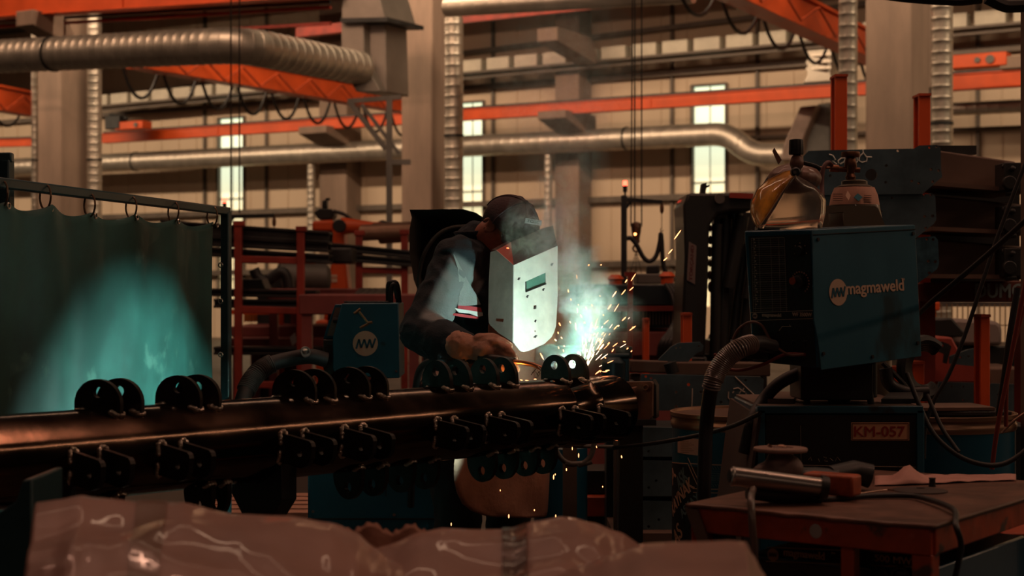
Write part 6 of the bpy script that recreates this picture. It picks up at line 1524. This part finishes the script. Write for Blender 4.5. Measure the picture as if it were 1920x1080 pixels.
for k, (lab, sil, d_, dep, sd) in enumerate(BS):
    t = thing('wrapped_bundle', lab, 'wrapped bundle', (P(sum(p[0] for p in sil)/len(sil), 0, d_).x, d_-dep/2, 0), group='film wrapped bundles')
    mb = bundle(lab, sil, d_, dep, sd); o = part(t, 'film', mb, PLAS, smooth=180)
    TAPE = mat('brown packing tape', (.10,.045,.03), .25, coat=.6, bump=.3, bs=30)
    m1 = 47; strip = {0: (264, 318), 1: (945, 990)}.get(k)
    if strip:
        xs = [p[0] for p in sil]; i0 = int((strip[0]-xs[0])/(xs[-1]-xs[0])*150); i1_ = int((strip[1]-xs[0])/(xs[-1]-xs[0])*150)
        rows = [[mb.v[i*m1+j]+Vector((0,-.003,.003)) for j in range(6, 40)] for i in range(i0, i1_+1)]
        m2 = MB(); m2.grid(rows); part(o, 'tape_strip', m2, TAPE if k else mat('dull amber tape', (.20,.10,.065), .3, coat=.4), smooth=180)
mb = MB(); pts = [(640,985),(690,978),(710,990),(735,996),(770,1000),(800,985),(812,992)]
rows = [[P(x, y+3*sin(i*2.1), 2.75), P(x, y+8, 2.72), P(x, y+45, 2.70), P(x, y+120, 2.68)] for i, (x, y) in enumerate([(640+k*6, 984+8*sin(k*.5)+4*noise.noise(Vector((k*.9,0,0)))+k*.3) for k in range(30)])]
mb.grid(rows); o = solo('torn_cardboard', 'torn brown cardboard edge between the left and middle wrapped bundles', 'cardboard', mb, mat('torn cardboard', (.20,.085,.055), .85, bump=.4, bs=60), smooth=30); sm = o.modifiers.new('th','SOLIDIFY'); sm.thickness = .006
# crate edge at far left bottom
mb = MB(); mb.prism([P(-60,1000,2.9), P(30,940,2.9), P(42,900,2.9), P(60,898,2.9), P(60,1884,2.9), P(-60,1884,2.9)], Y*.2); solo('dark_sheet', 'dark teal sheet standing left of the largest wrapped bundle', 'sheet', mb, TEALP, bevel=.004)
# ================================================================== under the pipe, between apron and clamp stand
d = 6.3
mb = MB(); q0 = P(1026,0,d); q1 = P(1100,0,d); mb.lathe([((q1.x-q0.x)/2+.03, 0),((q1.x-q0.x)/2+.03, P(0,845,d).z)], ((q0.x+q1.x)/2-.02, d+.15, 0), Z, 40); solo('oil_drum', 'dark blue drum behind the apron under the pipe end', 'drum', mb, BLUED)
mb = MB(); q0 = P(1056,820,6.05); q1 = P(1082,820,6.05); mb.box(((q0.x+q1.x)/2, 6.09, q0.z/2), (q1.x-q0.x, .06, q0.z)); solo('brown_strip', 'dark brown upright strip in front of the drum under the pipe end', 'strip', mb, BEAMBR)
t = thing('drawer_unit', 'orange drawer box standing on the floor behind the clamp stand', 'drawer unit', (P(1125,0,6.8).x, 7, 0))
mb = MB(); pbox(mb, 1098, 932, 1150, 969, 6.8, .3); part(t, 'orange_drawer', mb, ORANGE2, bevel=.004)
mb = MB(); a = P(1098,969,6.85); b = P(1155,880,6.85); mb.box(((a.x+b.x)/2, 7.0, a.z/2), (b.x-a.x, .25, a.z)); mb.box(((a.x+b.x)/2, 7.0, P(0,905,6.85).z), (b.x-a.x, .25, .10)); part(t, 'dark_box', mb, BLK, bevel=.004)
mb = MB(); mb.tube(fillet([P(1040,835,5.9), P(1052,868,5.9), P(1085,872,5.9), P(1108,866,5.9), P(1116,820,5.9)], .05, 6), .010, 10); mb.tube([P(1050,836,5.95), P(1160,838,5.95)], .007, 8); solo('cable', 'grey cable loop hanging under the pipe end', 'cable', mb, GREYM, group='cables under the pipe')
for k in range(3):
    mb = MB(); pbox(mb, 1072+k*9, 815, 1077+k*9, 836, 5.92, .03); solo('grey_peg', 'short grey peg, one of three above the cable loop under the pipe end', 'peg', mb, GREYM, group='pegs above the cable loop')
# vise behind pipe end, right of arc
t = thing('bench_vise', 'dark vise with cylinder fitting behind the pipe end, right of the sparks', 'vise', P(1175, 720, 6.6))
d = 6.6; mb = MB(); mb.prism(poly_px([(1145,672),(1180,671),(1180,716),(1150,716)], d), Y*.2); mb.tube([P(1130,668,d), P(1180,667,d)], .012, 10); mb.lathe([(.035,0),(.035,.05)], P(1170,672,d+.06), Z, 16); mb.lathe([(.05,0),(.05,.08),(.03,.1)], P(1150,715,d), Z, 16); q = P(1165,716,d); mb.box((q.x, d+.1, q.z/2), (.12,.14,q.z)); part(t, 'vise_body', mb, mat('teal dark vise', (.02,.04,.05), .4, .5), bevel=.004)
# ================================================================== sparks and smoke
LO = C0+U*axis_t(1076, Z*(RP+.03))+Z*RP
ARC = LO+U*.018-NC*.012+Z*.032
SPK = mat('glowing spark', (1,.4,.15), .5, emit=(1,.29,.10), es=5.5)
SPW = mat('white hot spark', (1,.8,.5), .5, emit=(1,.62,.38), es=4.5)
sp_me = {}
def spark(px, py, dx, dy, d, m, w=.0016):
    a = P(px, py, d); b = P(px+dx, py+dy, d+random.uniform(-.01,.01)); L = (b-a).length
    key = m.name
    if key not in sp_me:
        mb = MB(); mb.ball((0,0,0), (1,1,1), seg=8, rg=8); me = make_mesh('spark', mb.v, mb.f, 60); me.materials.append(m); sp_me[key] = me
    o = bpy.data.objects.new('spark', sp_me[key]); COL.objects.link(o)
    q = (b-a).normalized().to_track_quat('Z', 'Y'); o.rotation_mode = 'QUATERNION'; o.rotation_quaternion = q
    o.location = (a+b)/2; o.scale = (w, w, max(L/2, w*1.2))
    hi = d > 5.05 if False else py < 640
    up = 'glowing orange spark flying off the arc above the pipe' if py < 712 else 'glowing orange spark falling below the pipe'
    if m is SPW: up = 'white hot spark in the bright fan beside the arc'
    return props(o, up, 'spark', {'white hot spark': 'white hot sparks at the arc'}.get(m.name, 'orange sparks above the pipe' if py < 712 else 'orange sparks below the pipe'))
KN_ = [(1264,449,13,-18),(1253,476,8,-9),(1244,489,7,-6),(1103,498,2,-2),(1126,497,2,-1),(1081,515,1,8),(1183,527,9,-14),(1172,530,4,-6),(1180,545,8,-7),(1148,557,8,-11),(1165,553,8,-10),(1065,543,1,5),(1140,580,6,-9),(1124,554,2,2),
 (1132,608,9,-8),(1166,602,8,-8),(1180,620,12,-9),(1158,612,3,-2),(1185,613,5,1),(1151,618,7,-8),(1168,640,5,1),(1149,650,9,-7),(1147,660,4,-6),(1134,670,2,2),(1116,702,10,-8),(1125,698,3,-3),(1129,697,10,0),(1135,695,8,-1),
 (1048,605,3,6),(1046,622,1,4),(1040,636,3,3),(1052,632,2,3),(1047,650,1,4),(1056,655,1,5),(1043,668,1,2),(1068,602,2,4),(1079,605,1,14),(1013,662,6,12),(1057,648,2,2),(1098,575,2,5),(1109,571,2,3),(1088,590,3,5),(1070,560,1,3),
 (1116,617,5,-5),(1112,629,3,-4),(1104,640,4,-8),(1122,640,4,-6),(1128,628,4,-5),(1110,610,1,1),(1139,646,4,-4),(1095,604,2,2),(1084,571,1,1),(1131,590,1,2),
 (985,713,9,2),(975,712,5,1),(1001,711,5,0),(1029,712,1,9),(1032,722,1,4),(1020,730,2,1),
 (1073,838,0,6),(1085,850,0,8),(1118,836,1,4),(1165,854,1,5),(1062,878,0,5),(1038,890,0,9),(991,884,0,7),(954,964,0,8),(1042,965,0,5),(846,980,0,6),(1041,888,0,3),(1130,911,0,3),(938,918,0,3),(1002,955,0,3),(1183,660,2,-3),(1175,655,3,-3)]
for (x, y, dx, dy) in KN_:
    spark(x, y, dx, dy, random.uniform(4.8, 5.3) if y < 712 else random.uniform(4.95, 5.5), SPK, random.uniform(.0012, .0020))
o0 = (1092, 706)
for k in range(70):
    a = radians(random.gauss(66, 17)); rr = abs(random.gauss(0, 1))*46+10
    x = o0[0]+cos(a)*rr*.9; y = o0[1]-sin(a)*rr*1.25; L = random.uniform(4, 17)
    spark(x, y, cos(a)*L, -sin(a)*L*1.1, random.uniform(5.05, 5.3), SPW if rr < 45 or random.random() < .2 else SPK, random.uniform(.0007, .0013))
# smoke: one light-scattering cloud, density = sum of soft blobs along the plume, broken up by noise
blobs = [(1075,690,.08,.14),(1095,650,.08,.30),(1118,612,.09,.75),(1108,575,.09,1.5),(1080,530,.08,1.2),(1062,490,.08,1.0),(1050,450,.08,.42),(1030,415,.07,.45),(990,452,.07,.4),(1015,440,.06,.45),(975,425,.06,.25),(985,390,.06,.12),(1060,400,.09,.22),(1150,600,.09,.35),(1062,330,.13,.10),(1050,220,.2,.07),(1048,120,.26,.06),(1030,670,.06,.25)]
v = [P(x, y, 5.12+(.18 if x < 1045 and y < 600 else .0)+.35*max(0, (400-y)/300)) for x, y, _, _ in blobs]
lo = Vector((min(p.x for p in v)-.42, 4.70, .98)); hi = Vector((max(p.x for p in v)+.32, 6.1, 2.3))
mb = MB(); mb.box((lo+hi)/2, hi-lo)
SM = bpy.data.materials.new('arc smoke'); SM.use_nodes = True; nt = SM.node_tree; N = nt.nodes; L = nt.links; N.clear()
out = N.new('ShaderNodeOutputMaterial'); vs_ = N.new('ShaderNodeVolumeScatter'); vs_.inputs['Color'].default_value = (.62,.97,.86,1); vs_.inputs['Anisotropy'].default_value = .05
L.new(vs_.outputs[0], out.inputs['Volume'])
geo = N.new('ShaderNodeNewGeometry'); pos = geo.outputs['Position']
nz = N.new('ShaderNodeTexNoise'); nz.inputs['Scale'].default_value = 6.5; nz.inputs['Detail'].default_value = 4; nz.inputs['Distortion'].default_value = 1.2
L.new(pos, nz.inputs['Vector'])
# warp positions
sub = N.new('ShaderNodeVectorMath'); sub.operation = 'SUBTRACT'; L.new(nz.outputs['Color'], sub.inputs[0]); sub.inputs[1].default_value = (.5,.5,.5)
scl = N.new('ShaderNodeVectorMath'); scl.operation = 'SCALE'; L.new(sub.outputs[0], scl.inputs[0]); scl.inputs['Scale'].default_value = .16
wp = N.new('ShaderNodeVectorMath'); wp.operation = 'ADD'; L.new(pos, wp.inputs[0]); L.new(scl.outputs[0], wp.inputs[1])
acc = None
for (x, y, rr, am), p in zip(blobs, v):
    ds = N.new('ShaderNodeVectorMath'); ds.operation = 'DISTANCE'; L.new(wp.outputs[0], ds.inputs[0]); ds.inputs[1].default_value = p
    m1 = N.new('ShaderNodeMapRange'); m1.interpolation_type = 'SMOOTHSTEP'; m1.inputs['From Min'].default_value = 0; m1.inputs['From Max'].default_value = rr*1.35; m1.inputs['To Min'].default_value = am; m1.inputs['To Max'].default_value = 0
    L.new(ds.outputs['Value'], m1.inputs['Value'])
    if acc is None: acc = m1.outputs['Result']
    else:
        ad = N.new('ShaderNodeMath'); ad.operation = 'MAXIMUM'; L.new(acc, ad.inputs[0]); L.new(m1.outputs['Result'], ad.inputs[1]); acc = ad.outputs[0]
n2 = N.new('ShaderNodeTexNoise'); n2.inputs['Scale'].default_value = 15; n2.inputs['Detail'].default_value = 6; n2.inputs['Roughness'].default_value = .62; n2.inputs['Distortion'].default_value = 1.6; L.new(wp.outputs[0], n2.inputs['Vector'])
m2 = N.new('ShaderNodeMapRange'); m2.inputs['From Min'].default_value = .46; m2.inputs['From Max'].default_value = .64; m2.inputs['To Min'].default_value = .08; L.new(n2.outputs['Fac'], m2.inputs['Value'])
mu = N.new('ShaderNodeMath'); mu.operation = 'MULTIPLY'; L.new(acc, mu.inputs[0]); L.new(m2.outputs['Result'], mu.inputs[1])
m3 = N.new('ShaderNodeMath'); m3.operation = 'MULTIPLY'; L.new(mu.outputs[0], m3.inputs[0]); m3.inputs[1].default_value = 52; L.new(m3.outputs[0], vs_.inputs['Density'])
solo('smoke_plume', 'pale welding smoke drifting up from the arc over the cap and mask', 'smoke', mb, SM, kind='stuff', smooth=0)
# ================================================================== camera, light
cam = bpy.data.cameras.new('camera'); co = bpy.data.objects.new('camera', cam); COL.objects.link(co)
co.location = (0, 0, CAMZ); co.rotation_euler = (pi/2, 0, 0)
cam.sensor_width = 36; cam.lens = 36*F/1920; cam.clip_end = 200; cam.clip_start = .05
cam.dof.use_dof = True; cam.dof.focus_distance = 5.0; cam.dof.aperture_fstop = 4.5
SC.camera = co
SC.view_settings.view_transform = 'Standard'; SC.view_settings.look = 'None'; SC.view_settings.exposure = 0; SC.view_settings.gamma = 1
SC.view_settings.use_curve_mapping = False
w = bpy.data.worlds.new('world'); SC.world = w; w.use_nodes = True
w.node_tree.nodes['Background'].inputs[0].default_value = (.9, .62, .5, 1); w.node_tree.nodes['Background'].inputs[1].default_value = .009
def area(name, loc, sx, sy, power, col, to=None, xdir=None, spread=180):
    l = bpy.data.lights.new(name, 'AREA'); l.shape = 'RECTANGLE'; l.size = sx; l.size_y = sy; l.energy = power; l.color = col; l.spread = radians(spread)
    o = bpy.data.objects.new(name, l); COL.objects.link(o)
    n = -(Vector(to)-Vector(loc)).normalized(); x = Vector(xdir) if xdir else X
    y = n.cross(x).normalized(); x = y.cross(n).normalized()
    o.matrix_world = Matrix.Translation(loc) @ Matrix((x, y, n)).transposed().to_4x4()
    return o
WARM = (1, .70, .45)
c = hallpt(-16, 20.5, 9.2); area('nave_lamps', c, 60, .45, 4100, WARM, c+B*7-Z*5, A)
c = hallpt(-12, 11, 9.0); area('middle_lamps', c, 40, .3, 360, (1, .62, .40), c+B*1.5-Z*6, A, 150)
c = hallpt(-17, 14, 8.8); area('beam_fill', c, 14, .14, 165, (1, .60, .38), c+B*6-Z*3.2, A, 80)  # unseen fill added to brighten the orange beam at the top left
c = hallpt(-3, 5, 8.0); area('near_lamps', c, 14, .14, 220, (1, .5, .33), c-Z*6+B*1, A)
c = C0+NC*6+U*4.6+Z*4.25; area('pipe_streak_light', c, 11, .07, 70, (1, .62, .40), C0-U*.5, U)  # unseen strip added parallel to the pipe to draw its highlight streak
def point(name, loc, power, col, r=.01):
    l = bpy.data.lights.new(name, 'POINT'); l.energy = power; l.color = col; l.shadow_soft_size = r
    o = bpy.data.objects.new(name, l); COL.objects.link(o); o.location = loc; return o
l = bpy.data.lights.new('welding_arc', 'SPOT'); l.energy = 17; l.color = (.66, 1, .84); l.shadow_soft_size = .01; l.spot_size = radians(178); l.spot_blend = .6
o = bpy.data.objects.new('welding_arc', l); COL.objects.link(o); o.location = ARC; o.rotation_euler = Vector((-.55, .30, .75)).to_track_quat('-Z', 'Y').to_euler()
l = bpy.data.lights.new('curtain_spot', 'SPOT'); l.energy = 260; l.color = (.55, 1, .88); l.shadow_soft_size = .006; l.spot_size = radians(68); l.spot_blend = .8  # extra spot added beside the arc to light the curtain
o = bpy.data.objects.new('curtain_spot', l); COL.objects.link(o); o.location = LO+U*.004-NC*.100-Z*.030
o.rotation_euler = Vector((-.963, .15, -.28)).to_track_quat('-Z', 'Y').to_euler()
point('hot_seam_glow', P(958, 700, 5.02), .35, (1, .38, .08), .01)
c = hallpt(0, -4.5, 6.2); area('entrance_lamps', c, 16, .12, 34, (1, .60, .42), Vector((0, 5, .9)), A)
SC.cycles.volume_step_rate = 2.0; SC.cycles.volume_max_steps = 96
SC.cycles.max_bounces = 6; SC.cycles.volume_bounces = 0; SC.cycles.transparent_max_bounces = 12
SC.cycles.sample_clamp_indirect = 3.0; SC.cycles.use_denoising = True
